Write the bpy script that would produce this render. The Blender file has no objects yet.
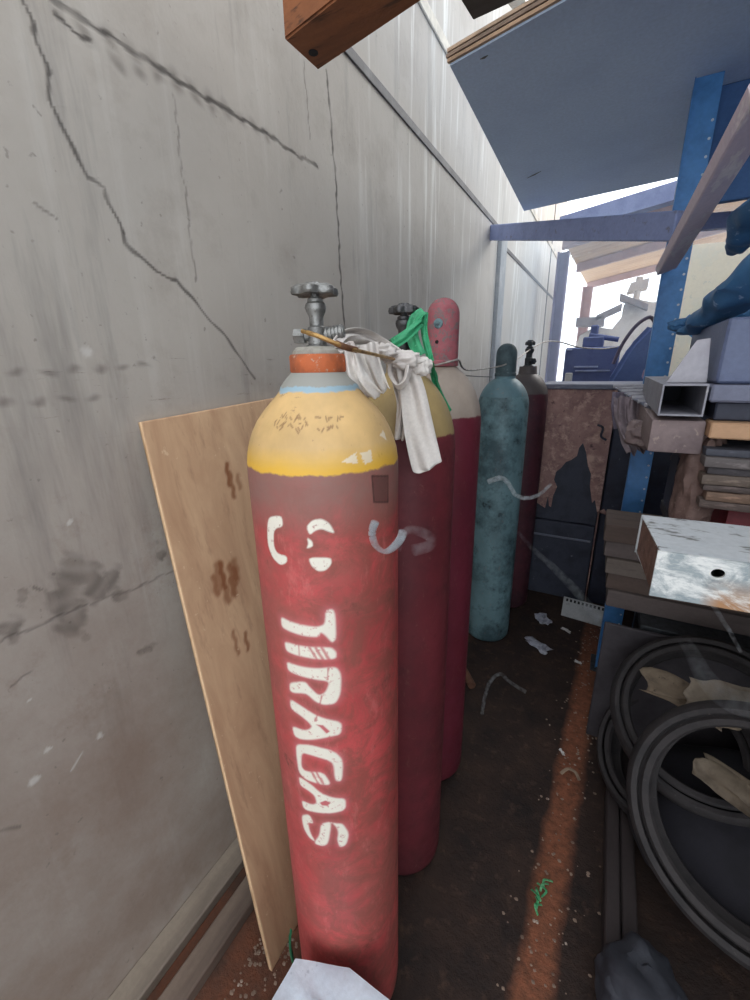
import bpy, bmesh, math, random
import numpy as np
from mathutils import Vector, Matrix
random.seed(7)
SC = bpy.context.scene
COL = SC.collection
PI = math.pi
# ------------------------------------------------------------ camera frame
F = 419.0
H = 1.42
def _n(a):
    l = math.sqrt(sum(x*x for x in a)); return tuple(x/l for x in a)
_D = Vector(_n((23, 1320, F))); _Y = Vector((238, -137, F)); _Y = (_Y - _D*_Y.dot(_D)).normalized(); _X = _D.cross(_Y); _Z = -_D
def ray(u, v):
    p = Vector((u-375, v-500, F)); return Vector((p.dot(_X), p.dot(_Y), p.dot(_Z)))
CAM = Vector((0, 0, H))
def aty(u, v, y): r = ray(u, v); return CAM + r*(y/r.y)
def atx(u, v, x): r = ray(u, v); return CAM + r*(x/r.x)
def atz(u, v, z): r = ray(u, v); return CAM + r*((z-H)/r.z)
cam_d = bpy.data.cameras.new('camera'); cam = bpy.data.objects.new('camera', cam_d); COL.objects.link(cam)
cam_d.sensor_fit = 'VERTICAL'; cam_d.sensor_height = 36.0; cam_d.lens = F/1000*36; cam_d.clip_start = 0.01; cam_d.clip_end = 200
# camera axes in world: columns right, up, back
R_ = Matrix(((_X.x, _X.y*-1, _X.z*-1), (_Y.x, _Y.y*-1, _Y.z*-1), (_Z.x, _Z.y*-1, _Z.z*-1)))
cam.matrix_world = Matrix.Translation(CAM) @ R_.to_4x4()
SC.camera = cam
# ------------------------------------------------------------ helpers
def link(name, me, mat=None, parent=None):
    o = bpy.data.objects.new(name, me); COL.objects.link(o)
    if mat is not None:
        for m in (mat if isinstance(mat, (list, tuple)) else [mat]): me.materials.append(m)
    if parent is not None: o.parent = parent
    return o
def obj(name, bm, mat=None, parent=None, smooth=True, loc=None, ang=35):
    """link bmesh as one mesh; geometry given in world space, origin moved to its base centre when top-level"""
    bmesh.ops.recalc_face_normals(bm, faces=bm.faces[:])
    if parent is not None:
        off = Vector(parent.location) if parent.parent is None else Vector(parent.location) + Vector(parent.parent.location)
        bmesh.ops.translate(bm, verts=bm.verts[:], vec=-off)
        o_loc = Vector((0, 0, 0))
    else:
        if loc is None:
            xs = [v.co for v in bm.verts]; lo = Vector([min(c[i] for c in xs) for i in range(3)]); hi = Vector([max(c[i] for c in xs) for i in range(3)])
            loc = Vector(((lo.x+hi.x)/2, (lo.y+hi.y)/2, lo.z))
        o_loc = Vector(loc)
        bmesh.ops.translate(bm, verts=bm.verts[:], vec=-o_loc)
    if smooth:
        for f in bm.faces: f.smooth = True
        for e in bm.edges:
            if len(e.link_faces) == 2 and e.calc_face_angle(0) > math.radians(ang): e.smooth = False
    me = bpy.data.meshes.new(name); bm.to_mesh(me); bm.free()
    o = link(name, me, mat, parent); o.location = o_loc
    return o
def tag(o, label, cat, group=None, kind=None):
    if label: o['label'] = label
    if cat: o['category'] = cat
    if group: o['group'] = group
    if kind: o['kind'] = kind
    return o
def struct(o): o['kind'] = 'structure'; return o
def thing(name, label, cat, loc, group=None):
    o = bpy.data.objects.new(name, None); COL.objects.link(o); o.location = loc; o.empty_display_size = .05
    return tag(o, label, cat, group)
def box(bm, lo, hi, bev=0, M=None, seg=1):
    r = bmesh.ops.create_cube(bm, size=1)
    vs = r['verts']; s = [hi[i]-lo[i] for i in range(3)]; c = [(hi[i]+lo[i])/2 for i in range(3)]
    for v in vs: v.co = Vector((v.co.x*s[0]+c[0], v.co.y*s[1]+c[1], v.co.z*s[2]+c[2]))
    if bev:
        es = list({e for v in vs for e in v.link_edges})
        rb = bmesh.ops.bevel(bm, geom=es, offset=bev, segments=seg, affect='EDGES', profile=.6)
        vs = list({v for f in rb['faces'] for v in f.verts} | {v for v in vs if v.is_valid})
    if M is not None:
        for v in vs: v.co = M @ v.co
    return vs
def prism(bm, pts, vec):
    """polygon pts extruded by vec"""
    a = [bm.verts.new(p) for p in pts]; b = [bm.verts.new(Vector(p)+Vector(vec)) for p in pts]
    bm.faces.new(a); bm.faces.new(b[::-1]); n = len(pts)
    for i in range(n): bm.faces.new((a[i], a[(i+1) % n], b[(i+1) % n], b[i]))
def lathe(bm, prof, c=(0, 0, 0), n=48, M=None, close=False, rf=None):
    """prof: (r,z)"""
    rings = []
    for r, z in prof:
        ring = []
        for i in range(n):
            t = 2*PI*i/n; rr = r*(rf(t, z) if rf else 1)
            p = Vector((rr*math.cos(t), rr*math.sin(t), z))
            p = (M @ p) if M is not None else p
            ring.append(bm.verts.new(p+Vector(c)))
        rings.append(ring)
    for a, b in zip(rings, rings[1:]):
        for i in range(n): bm.faces.new((a[i], a[(i+1) % n], b[(i+1) % n], b[i]))
    if close:
        a, b = rings[-1], rings[0]
        for i in range(n): bm.faces.new((a[i], a[(i+1) % n], b[(i+1) % n], b[i]))
    else:
        bm.faces.new(rings[0][::-1]); bm.faces.new(rings[-1])
def align(d, up=(0, 0, 1)):
    """rotation taking +z to d"""
    return Vector(d).to_track_quat('Z', 'Y').to_matrix().to_4x4()
def cyl(bm, p0, p1, r0, r1=None, n=20):
    p0 = Vector(p0); p1 = Vector(p1); d = p1-p0
    lathe(bm, [(r0, 0), (r1 if r1 is not None else r0, d.length)], c=p0, n=n, M=align(d).to_3x3())
def smoothpath(P, k=6):
    P = [Vector(p) for p in P]; out = []
    for i in range(len(P)-1):
        a = P[max(i-1, 0)]; b = P[i]; c = P[i+1]; d = P[min(i+2, len(P)-1)]
        for j in range(k):
            t = j/k
            out.append(.5*((2*b)+(c-a)*t+(2*a-5*b+4*c-d)*t*t+(3*b-a-3*c+d)*t**3))
    out.append(P[-1]); return out
def tube(bm, P, r, n=10, k=6, flat=1.0, sm=True):
    P = smoothpath(P, k) if sm else [Vector(p) for p in P]
    m = len(P); rad = (lambda i: r) if not callable(r) else (lambda i: r(i/(m-1)))
    rings = []; up = Vector((0, 0, 1))
    for i, p in enumerate(P):
        t = (P[min(i+1, m-1)]-P[max(i-1, 0)]).normalized()
        s = t.cross(up)
        if s.length < .15: s = t.cross(Vector((0, 1, 0)))
        s.normalize(); q = s.cross(t).normalized()
        ring = []
        for j in range(n):
            a = 2*PI*j/n; ring.append(bm.verts.new(p+s*math.cos(a)*rad(i)+q*math.sin(a)*rad(i)*flat))
        rings.append(ring)
    for a, b in zip(rings, rings[1:]):
        for j in range(n): bm.faces.new((a[j], a[(j+1) % n], b[(j+1) % n], b[j]))
    bm.faces.new(rings[0][::-1]); bm.faces.new(rings[-1])
def ribbon(bm, P, W, side, folds=3, amp=.004, th=.0012, k=6, nw=14, seed=0, rag=0.0):
    """folded cloth strip along P, width W(t), lying along 'side' direction"""
    P = smoothpath(P, k); m = len(P); side = Vector(side).normalized(); rr = random.Random(seed)
    ph = [rr.random()*6.28 for _ in range(4)]
    g = []
    for i, p in enumerate(P):
        t = i/(m-1); w = W(t); T = (P[min(i+1, m-1)]-P[max(i-1, 0)]).normalized()
        s = (side - T*side.dot(T)).normalized(); nn = s.cross(T).normalized(); row = []
        for j in range(nw+1):
            u = j/nw-.5
            off = amp*(math.sin(u*folds*2*PI+ph[0]+t*3)+.5*math.sin(u*folds*3.7*PI+ph[1]-t*6))
            e = rag*rr.uniform(-1, 1) if i in (0, m-1) else 0
            row.append(p+s*(u*w)+nn*off+T*e)
        g.append(row)
    va = [[bm.verts.new(q) for q in row] for row in g]
    for i in range(m-1):
        for j in range(nw): bm.faces.new((va[i][j], va[i][j+1], va[i+1][j+1], va[i+1][j]))
def solid(o, th, sub=0, off=0):
    s = o.modifiers.new('thickness', 'SOLIDIFY'); s.thickness = th; s.offset = off
    if sub:
        q = o.modifiers.new('smooth', 'SUBSURF'); q.levels = sub; q.render_levels = sub
    return o
def crumple(bm, amp, scale=20, seed=0):
    from mathutils import noise
    for v in bm.verts:
        n = noise.noise_vector(v.co*scale+Vector((seed*7.1, seed*3.3, seed))) ; v.co += n*amp
def blob(bm, c, rad, sub=4, amp=.1, scale=4, seed=0, M=None, flatb=None):
    r = bmesh.ops.create_icosphere(bm, subdivisions=sub, radius=1)
    from mathutils import noise
    for v in r['verts']:
        n = noise.fractal(v.co*scale*.5+Vector((seed*5.3, seed, 2)), 1, 2, 3)
        v.co *= 1+amp*n
        q = Vector((v.co.x*rad[0], v.co.y*rad[1], v.co.z*rad[2]))
        if M is not None: q = M @ q
        v.co = q+Vector(c)
        if flatb is not None and v.co.z < flatb: v.co.z = flatb
def grid(name, xs, ys, fn, mat, parent=None):
    """dense quad grid; fn(U,V)->(n,3) array"""
    U, V = np.meshgrid(xs, ys, indexing='ij'); nx, ny = U.shape
    co = fn(U.ravel(), V.ravel()).astype(np.float32)
    idx = np.arange(nx*ny).reshape(nx, ny)
    q = np.stack([idx[:-1, :-1], idx[1:, :-1], idx[1:, 1:], idx[:-1, 1:]], -1).reshape(-1, 4)
    me = bpy.data.meshes.new(name)
    me.vertices.add(len(co)); me.vertices.foreach_set('co', co.ravel())
    me.loops.add(q.size); me.loops.foreach_set('vertex_index', q.ravel().astype(np.int32))
    me.polygons.add(len(q)); me.polygons.foreach_set('loop_start', np.arange(0, q.size, 4, dtype=np.int32))
    me.polygons.foreach_set('use_smooth', np.ones(len(q), dtype=bool))
    me.update(calc_edges=True); me.validate()
    o = link(name, me, mat, parent); return o, U.ravel(), V.ravel()
def attr(o, name, arr):
    a = o.data.attributes.new(name, 'FLOAT', 'POINT'); a.data.foreach_set('value', np.asarray(arr, dtype=np.float32))
def segdist(x, y, P):
    d = np.full(x.shape, 9.0)
    for (ax, ay), (bx, by) in zip(P, P[1:]):
        vx, vy = bx-ax, by-ay; L = vx*vx+vy*vy+1e-12
        t = np.clip(((x-ax)*vx+(y-ay)*vy)/L, 0, 1)
        d = np.minimum(d, np.hypot(x-ax-t*vx, y-ay-t*vy))
    return d
def inside(x, y, P):
    r = np.zeros(x.shape, bool); n = len(P)
    for i in range(n):
        ax, ay = P[i]; bx, by = P[(i+1) % n]
        if ay == by: continue
        c = ((ay > y) != (by > y)) & (x < (bx-ax)*(y-ay)/(by-ay)+ax)
        r ^= c
    return r
# ------------------------------------------------------------ materials
class NT:
    def __init__(s, name):
        s.m = bpy.data.materials.new(name); s.m.use_nodes = True; s.t = s.m.node_tree; s.t.nodes.clear()
        s.out = s.n('ShaderNodeOutputMaterial')
    def n(s, k, **kw):
        d = s.t.nodes.new(k)
        for a, b in kw.items(): setattr(d, a, b)
        return d
    def l(s, a, b): s.t.links.new(a, b)
    def coord(s, scale=(1, 1, 1), rot=(0, 0, 0)):
        c = s.n('ShaderNodeTexCoord'); m = s.n('ShaderNodeMapping'); s.l(c.outputs['Object'], m.inputs[0])
        m.inputs['Scale'].default_value = scale; m.inputs['Rotation'].default_value = rot; return m.outputs[0]
    def noise(s, co, scale, detail=5, rough=.6, dist=0):
        k = s.n('ShaderNodeTexNoise'); s.l(co, k.inputs['Vector']); k.inputs['Scale'].default_value = scale
        k.inputs['Detail'].default_value = detail; k.inputs['Roughness'].default_value = rough; k.inputs['Distortion'].default_value = dist
        return k.outputs['Fac']
    def ramp(s, x, a, b, lo=0, hi=1):
        k = s.n('ShaderNodeMapRange'); s.l(x, k.inputs[0]); k.inputs[1].default_value = a; k.inputs[2].default_value = b
        k.inputs[3].default_value = lo; k.inputs[4].default_value = hi; k.clamp = True; return k.outputs[0]
    def mix(s, f, a, b, mode='MIX'):
        k = s.n('ShaderNodeMix', data_type='RGBA', blend_type=mode)
        for inp, v in ((k.inputs[0], f), (k.inputs[6], a), (k.inputs[7], b)):
            if isinstance(v, (int, float)): inp.default_value = v
            elif isinstance(v, (tuple, list)): inp.default_value = (*v[:3], 1)
            else: s.l(v, inp)
        return k.outputs[2]
    def math(s, op, a, b=0.0, c=None):
        k = s.n('ShaderNodeMath', operation=op)
        for i, v in enumerate((a, b) if c is None else (a, b, c)):
            if isinstance(v, (int, float)): k.inputs[i].default_value = v
            else: s.l(v, k.inputs[i])
        return k.outputs[0]
    def attr(s, name):
        k = s.n('ShaderNodeAttribute'); k.attribute_name = name; return k.outputs['Fac']
    def bsdf(s, col, rough=.7, metal=0, bump=None, bs=.3, bd=.002, spec=.5, trans=0):
        b = s.n('ShaderNodeBsdfPrincipled')
        for nm, v in (('Base Color', col), ('Roughness', rough), ('Metallic', metal), ('Specular IOR Level', spec), ('Transmission Weight', trans)):
            i = b.inputs[nm]
            if isinstance(v, (int, float)): i.default_value = v
            elif isinstance(v, (tuple, list)): i.default_value = (*v[:3], 1)
            else: s.l(v, i)
        if bump is not None:
            k = s.n('ShaderNodeBump'); k.inputs['Strength'].default_value = bs; k.inputs['Distance'].default_value = bd
            s.l(bump, k.inputs['Height']); s.l(k.outputs[0], b.inputs['Normal'])
        s.l(b.outputs[0], s.out.inputs[0]); return s.m
def lin(c):
    return tuple(((x/255)/12.92 if x/255 <= .04045 else ((x/255+.055)/1.055)**2.4) for x in c)
def worn(name, c1, c2=None, c3=None, scale=12, stretch=(1, 1, 1), rough=.7, metal=0, t2=(.45, .65), t3=(.6, .7), bs=.3, spec=.4, fine=90):
    """general weathered surface: base colour, blotches of c2, small spots of c3"""
    s = NT(name); co = s.coord(stretch)
    n1 = s.noise(co, scale, 6, .62); col = lin(c1)
    c2 = c2 or tuple(x*.75 for x in c1)
    col = s.mix(s.ramp(n1, *t2), col, lin(c2))
    n2 = s.noise(co, scale*3.7, 4, .7)
    if c3: col = s.mix(s.ramp(n2, *t3), col, lin(c3))
    n3 = s.noise(s.coord(), fine, 3, .6)
    col = s.mix(s.ramp(n3, .3, .7, 0, .25), col, tuple(x*.5 for x in lin(c1)))
    return s.bsdf(col, rough, metal, bump=s.math('ADD', n2, n3), bs=bs, spec=spec)
LETTERS= [[(-1.673, 1.0674), (-1.522, 1.0645), (-1.291, 1.0627), (-1.146, 1.0617), (-1.046, 1.0664), (-1.026, 1.0906), (-0.914, 1.0896), (-0.915, 1.0413), (-0.971, 1.0341), (-1.054, 1.0487), (-1.114, 1.0535), (-1.136, 1.0451), (-1.302, 1.0446), (-1.57, 1.0471), (-1.678, 1.0497)], [(-1.651, 1.0254), (-1.434, 1.0259), (-1.001, 1.0278), (-0.924, 1.0183), (-0.929, 1.006), (-1.119, 1.006), (-1.325, 1.0074), (-1.535, 1.0076), (-1.641, 1.0095)], [(-1.648, 0.9886), (-1.461, 0.9886), (-1.202, 0.9892), (-0.943, 0.9924), (-0.875, 0.9772), (-0.897, 0.9411), (-0.97, 0.9236), (-1.122, 0.9217), (-1.235, 0.9261), (-1.367, 0.9406), (-1.638, 0.9307), (-1.633, 0.9499), (-1.374, 0.9628), (-1.3, 0.9515), (-1.19, 0.9387), (-1.092, 0.9458), (-1.027, 0.9665), (-1.25, 0.9694), (-1.452, 0.9708), (-1.638, 0.9722)], [(-1.65, 0.9177), (-1.45, 0.9121), (-1.211, 0.8978), (-0.898, 0.8867), (-0.92, 0.8618), (-1.073, 0.8593), (-1.625, 0.8377), (-1.666, 0.8621), (-1.436, 0.8641), (-1.356, 0.8699), (-1.321, 0.8766), (-1.379, 0.8847), (-1.486, 0.8926), (-1.655, 0.8979)], [(-1.62, 0.8266), (-1.364, 0.8378), (-1.101, 0.8323), (-0.987, 0.8228), (-0.913, 0.8066), (-0.939, 0.7628), (-1.039, 0.7643), (-1.044, 0.8025), (-1.15, 0.8114), (-1.355, 0.8159), (-1.528, 0.8141), (-1.56, 0.7817), (-1.496, 0.7746), (-1.204, 0.7836), (-1.094, 0.7551), (-1.324, 0.7558), (-1.508, 0.7567), (-1.617, 0.7654), (-1.63, 0.7987)], [(-1.625, 0.7554), (-1.417, 0.7504), (-1.27, 0.7353), (-1.085, 0.7265), (-0.901, 0.7223), (-0.91, 0.6964), (-1.121, 0.6906), (-1.362, 0.687), (-1.588, 0.6811), (-1.614, 0.7009), (-1.424, 0.7017), (-1.339, 0.7088), (-1.363, 0.7257), (-1.475, 0.7331), (-1.614, 0.7353)], [(-1.646, 0.6612), (-1.488, 0.6756), (-1.422, 0.6571), (-1.529, 0.6531), (-1.505, 0.6304), (-1.417, 0.6113), (-1.529, 0.6146), (-1.626, 0.6315)], [(-1.429, 0.6113), (-1.334, 0.633), (-1.296, 0.662), (-1.151, 0.6703), (-1.145, 0.6585), (-1.207, 0.616), (-1.29, 0.6066), (-1.42, 0.6058)], [(-1.162, 0.6692), (-1.067, 0.6662), (-0.963, 0.6643), (-0.875, 0.6379), (-0.927, 0.6115), (-1.026, 0.6064), (-1.062, 0.6243), (-1.033, 0.6449), (-1.07, 0.6605)], [(-1.715, 1.2249), (-1.505, 1.2309), (-1.501, 1.2146), (-1.605, 1.2106), (-1.657, 1.2035), (-1.68, 1.1827), (-1.635, 1.1717), (-1.48, 1.1712), (-1.489, 1.1608), (-1.597, 1.154), (-1.728, 1.1627), (-1.798, 1.1813), (-1.769, 1.2087)], [(-1.197, 1.2177), (-1.12, 1.2273), (-1.012, 1.229), (-0.923, 1.2217), (-0.866, 1.2068), (-0.928, 1.2093), (-1.018, 1.2147), (-1.097, 1.2121), (-1.164, 1.2053)], [(-1.198, 1.2022), (-1.137, 1.1965), (-1.133, 1.1887), (-1.216, 1.1855), (-1.187, 1.1925)], [(-1.199, 1.1726), (-0.928, 1.1719), (-0.924, 1.1618), (-1.0, 1.1522), (-1.097, 1.1515), (-1.173, 1.1606)]]
HOLES= [[(-1.259, 0.8817), (-1.16, 0.8816), (-1.068, 0.8692), (-1.119, 0.865), (-1.201, 0.877)], [(-1.293, 0.712), (-1.203, 0.7191), (-1.121, 0.7152), (-1.177, 0.7075), (-1.263, 0.7064)]]
SLITS= [[(-1.267, 1.0245), (-1.175, 1.0045)], [(-1.186, 1.0254), (-1.101, 1.0048)], [(-1.109, 1.0265), (-1.025, 1.0058)], [(-1.424, 1.0261), (-1.426, 1.0087)], [(-1.407, 0.7852), (-1.292, 0.7552)], [(-1.314, 0.7825), (-1.213, 0.7571)], [(-1.035, 0.9896), (-1.059, 0.9692)], [(-1.151, 0.939), (-1.188, 0.9226)], [(-1.227, 0.9044), (-1.265, 0.8885)], [(-1.126, 0.6772), (-1.06, 0.6031)]]
SQUARE= [(-0.364, 1.2792), (-0.064, 1.2722), (-0.069, 1.2336), (-0.341, 1.2416)]
CRACKS= [(0.004, [(0.472, 1.946), (0.484, 1.92), (0.489, 1.872), (0.482, 1.828), (0.498, 1.791), (0.52, 1.74), (0.55, 1.732), (0.559, 1.694), (0.572, 1.652), (0.627, 1.609), (0.675, 1.604), (0.721, 1.559), (0.786, 1.498), (0.874, 1.397)]), (0.006, [(0.518, 1.971), (0.581, 1.973), (0.664, 1.973), (0.765, 1.973), (0.891, 1.978), (0.983, 1.982), (1.13, 1.979), (1.218, 1.984)]), (0.006, [(1.289, 2.242), (1.316, 1.964), (1.323, 1.7), (1.34, 1.526)]), (0.003, [(1.177, 2.21), (1.19, 2.039)]), (0.003, [(0.727, 1.945), (0.726, 1.788), (0.724, 1.611)]), (0.004, [(0.52, 1.953), (0.572, 1.947)]), (0.003, [(0.431, 1.675), (0.456, 1.665)]), (0.003, [(0.222, 0.992), (0.301, 0.991), (0.385, 0.984), (0.474, 0.976), (0.553, 0.972)]), (0.0025, [(0.218, 0.909), (0.25, 0.912)]), (0.0025, [(0.143, 0.655), (0.166, 0.633)])]
STAINS= [((0.353, 1.064), 0.03), ((0.374, 1.049), 0.022), ((0.327, 1.027), 0.026), ((0.379, 1.012), 0.026), ((0.329, 0.975), 0.028), ((0.344, 0.93), 0.012), ((0.418, 1.016), 0.02), ((0.422, 0.977), 0.016), ((0.266, 1.049), 0.01), ((0.521, 1.02), 0.012), ((0.522, 1.058), 0.01), ((0.296, 1.059), 0.01), ((0.454, 0.821), 0.012), ((0.239, 1.002), 0.016), ((0.326, 1.0), 0.02), ((0.612, 0.878), 0.01)]
CHIPS= [((0.46, 1.454), 0.012), ((0.323, 0.698), 0.008), ((0.207, 0.703), 0.01), ((0.367, 1.158), 0.005), ((0.238, 0.745), 0.006), ((0.234, 0.861), 0.004)]
# ------------------------------------------------------------ setting: wall, floor
XW = -.84
def wall_mat():
    s = NT('cast_concrete')
    co = s.coord(); st = s.coord((1, 1, .12)); st2 = s.coord((1, 1, .05))
    base = s.mix(s.ramp(s.noise(co, 1.3, 6, .65), .3, .7), lin((172, 165, 157)), lin((186, 181, 174)))
    base = s.mix(s.ramp(s.noise(co, 3.5, 8, .7), .52, .7, 0, .55), base, lin((150, 141, 132)))
    # pale lime streaks running down, more of them further along the wall
    sep = s.n('ShaderNodeSeparateXYZ'); s.l(co, sep.inputs[0])
    yy = sep.outputs[1]; zz = sep.outputs[2]
    str1 = s.ramp(s.noise(st2, 16, 4, .7), .55, .66)
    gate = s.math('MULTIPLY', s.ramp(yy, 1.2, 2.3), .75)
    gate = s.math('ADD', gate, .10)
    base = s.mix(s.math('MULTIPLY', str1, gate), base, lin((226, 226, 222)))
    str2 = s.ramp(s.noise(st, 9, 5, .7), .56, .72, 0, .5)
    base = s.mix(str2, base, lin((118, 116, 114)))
    base = s.mix(s.math('MULTIPLY', s.ramp(yy, 1.0, 2.6), .2), base, lin((214, 214, 212)))  # paler towards the far end: light of the opening put into the colour
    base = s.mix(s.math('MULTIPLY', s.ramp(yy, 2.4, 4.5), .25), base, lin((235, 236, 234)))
    # warm light on the lower wall put into the colour as brown patches
    dirt = s.math('MULTIPLY', s.ramp(zz, 1.5, .6), s.ramp(s.noise(co, 2.2, 7, .7), .3, .62, .25, 1))
    base = s.mix(s.math('MULTIPLY', dirt, .75), base, lin((134, 114, 100)))
    rust = s.math('MULTIPLY', s.ramp(s.noise(co, 5, 8, .75), .58, .72), s.ramp(zz, 1.62, 1.2))
    base = s.mix(s.math('MULTIPLY', rust, .35), base, lin((120, 96, 78)))
    # thin broken horizontal pour marks
    hz = s.noise(s.coord((1, .9, 14)), 7, 6, .75)
    hm = s.math('MULTIPLY', s.ramp(hz, .63, .69), s.ramp(s.math('ABSOLUTE', s.math('SUBTRACT', zz, 1.39)), .10, .03))
    base = s.mix(s.math('MULTIPLY', hm, .8), base, lin((84, 78, 74)))
    pits = s.ramp(s.noise(co, 60, 3, .5), .70, .76)
    base = s.mix(s.math('MULTIPLY', pits, .4), base, lin((92, 86, 82)))
    ck = s.attr('crack'); sn = s.attr('stain'); cp = s.attr('chip')
    base = s.mix(s.math('MULTIPLY', sn, .62), base, lin((68, 60, 55)))
    base = s.mix(s.math('MULTIPLY', ck, .8), base, lin((62, 58, 56)))
    base = s.mix(cp, base, lin((205, 203, 198)))
    h = s.math('SUBTRACT', s.noise(co, 30, 6, .6), s.math('MULTIPLY', ck, .8))
    return s.bsdf(base, .85, bump=h, bs=.35, bd=.004, spec=.25)
ys = np.concatenate([np.arange(-1.6, .1, .05), np.arange(.1, 1.45, .0036), np.arange(1.45, 7.25, .05)])
zs = np.concatenate([np.arange(-.05, .56, .03), np.arange(.56, 2.36, .0036), np.arange(2.36, 3.6, .04)])
wall, Yv, Zv = grid('wall_left', ys, zs, lambda U, V: np.stack([np.full_like(U, XW), U, V], 1), wall_mat())
rng = np.random.default_rng(3)
def wob(y, z, a=.004, f=40): return a*(np.sin(y*f+np.sin(z*f*.7)*2)+.6*np.sin(z*f*2.1+y*f*1.3)+.5*np.sin(y*f*4.3+z*f*3.1))
ck = np.zeros_like(Yv)
for w, P in CRACKS:
    w = w*1.15
    near = (Yv > min(p[0] for p in P)-.05) & (Yv < max(p[0] for p in P)+.05) & (Zv > min(p[1] for p in P)-.05) & (Zv < max(p[1] for p in P)+.05)
    y = Yv[near]; z = Zv[near]; d = segdist(y+wob(y, z, .0022, 60), z+wob(z, y, .0022, 55), P)
    brk = .55+.45*np.sin(y*19+z*23+w*900)*np.sin(y*31-z*27)
    m = np.clip(1.6-d/(w*.55), 0, 1)*np.clip(brk+.45, .35, 1)*(.55 if w < .0035 else 1)
    ck[near] = np.maximum(ck[near], m)
st = np.zeros_like(Yv)
for (cy, cz), r in STAINS:
    d = np.hypot(Yv-cy+wob(Yv, Zv, .006, 50)+wob(Zv, Yv, .003, 130), (Zv-cz)*.9+wob(Zv, Yv, .006, 60))
    st = np.maximum(st, np.clip((1.2-d/r)*2.2, 0, 1)*(.62+.3*np.sin(Yv*83+3*np.sin(Zv*47))*np.sin(Zv*71+2*np.sin(Yv*39))))
# dark break under the timber line: the second, ragged row of the form seam
for P, w in (([(.53, 1.955), (.62, 1.94), (.70, 1.958), (.83, 1.962)], .012), ([(.6, 1.973), (1.0, 1.98)], .016), ([(.3, 1.418), (.58, 1.432)], .006), ([(.29, 1.372), (.48, 1.376)], .006)):
    d = segdist(Yv+wob(Yv, Zv, .003, 60), Zv+wob(Zv, Yv, .0035, 45), P)
    st = np.maximum(st, np.clip(1.2-d/w, 0, 1)*(.5+.5*np.sin(Yv*140+Zv*60))*.7)
cp = np.zeros_like(Yv)
for (cy, cz), r in CHIPS:
    d = np.hypot((Yv-cy)*.9+wob(Yv, Zv, .0015, 200), Zv-cz+wob(Zv, Yv, .0015, 220))
    cp = np.maximum(cp, np.clip(2-2*d/r, 0, 1)*.8)
cp = np.maximum(cp, np.clip(1.5-segdist(Yv, Zv, [(.262, .667), (.286, .688)])/.0018, 0, 1)*.7)
attr(wall, 'crack', ck); attr(wall, 'stain', st); attr(wall, 'chip', cp)
struct(wall)
bm = bmesh.new(); box(bm, (XW-.2, -1.6, -.05), (XW-.002, 7.2, 3.6)); struct(obj('trim_1', bm, worn('wall_core', (170, 168, 165)), smooth=False))
seal = worn('joint_sealant', (104, 102, 104), (128, 127, 128), scale=8)
bm = bmesh.new(); box(bm, (XW-.001, 1.30, 2.33), (XW+.006, 3.45, 2.362), .002); struct(obj('trim_2', bm, seal))
bm = bmesh.new(); box(bm, (XW-.001, 3.66, 2.255), (XW+.006, 7.2, 2.285), .002); struct(obj('trim_3', bm, seal))
bm = bmesh.new(); box(bm, (XW-.001, 3.44, .0), (XW+.03, 3.62, 2.36), .004); struct(obj('trim_4', bm, worn('grey_pilaster', (160, 166, 172), (182, 186, 190), scale=6)))
bm = bmesh.new(); box(bm, (XW-.001, 6.1, .0), (XW+.006, 6.14, 3.6), .002); struct(obj('trim_5', bm, seal))
bm = bmesh.new(); box(bm, (XW-.001, .2, 2.75), (XW+.008, 7.2, 2.80), .004); struct(obj('trim_6', bm, worn('pale_coping', (214, 208, 196), scale=6)))

def floor_mat():
    s = NT('dirty_floor'); co = s.coord(); sep = s.n('ShaderNodeSeparateXYZ'); s.l(co, sep.inputs[0])
    n = s.noise(co, 6, 8, .7)
    c = s.mix(s.ramp(n, .35, .65), lin((62, 48, 42)), lin((42, 36, 35)))
    c = s.mix(s.ramp(s.noise(co, 22, 5, .7), .55, .7, 0, .5), c, lin((94, 72, 60)))
    xx = s.math('ADD', sep.outputs[0], s.math('MULTIPLY', s.noise(co, 7, 4, .6), .05))
    # orange-brown band along the foot of the rack
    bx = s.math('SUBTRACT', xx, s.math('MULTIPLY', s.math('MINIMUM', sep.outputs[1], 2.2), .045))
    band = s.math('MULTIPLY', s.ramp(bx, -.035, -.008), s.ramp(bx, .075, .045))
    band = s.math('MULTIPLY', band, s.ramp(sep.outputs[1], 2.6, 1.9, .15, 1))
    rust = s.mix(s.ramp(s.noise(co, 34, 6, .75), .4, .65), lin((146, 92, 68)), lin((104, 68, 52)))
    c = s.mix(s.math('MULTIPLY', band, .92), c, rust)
    left = s.ramp(xx, -.44, -.52)
    c = s.mix(s.math('MULTIPLY', left, .8), c, s.mix(s.ramp(n, .4, .6), lin((122, 76, 56)), lin((88, 66, 56))))
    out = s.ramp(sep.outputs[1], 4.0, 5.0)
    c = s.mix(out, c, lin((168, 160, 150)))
    return s.bsdf(c, .8, bump=s.math('ADD', s.noise(co, 40, 5, .7), s.noise(co, 9, 3, .6)), bs=.6, bd=.012, spec=.2)
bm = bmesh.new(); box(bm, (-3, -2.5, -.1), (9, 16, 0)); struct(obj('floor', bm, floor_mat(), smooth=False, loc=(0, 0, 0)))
bm = bmesh.new(); box(bm, (XW-.001, -.3, 0), (-.775, 1.9, .035), .004)
struct(obj('baseboard_left', bm, worn('pale_kerb', (150, 138, 124), (120, 108, 98), scale=9, stretch=(1, .2, 1))))
bm = bmesh.new(); box(bm, (-.735, .02, 0), (-.675, 1.7, .04), .004)
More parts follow.
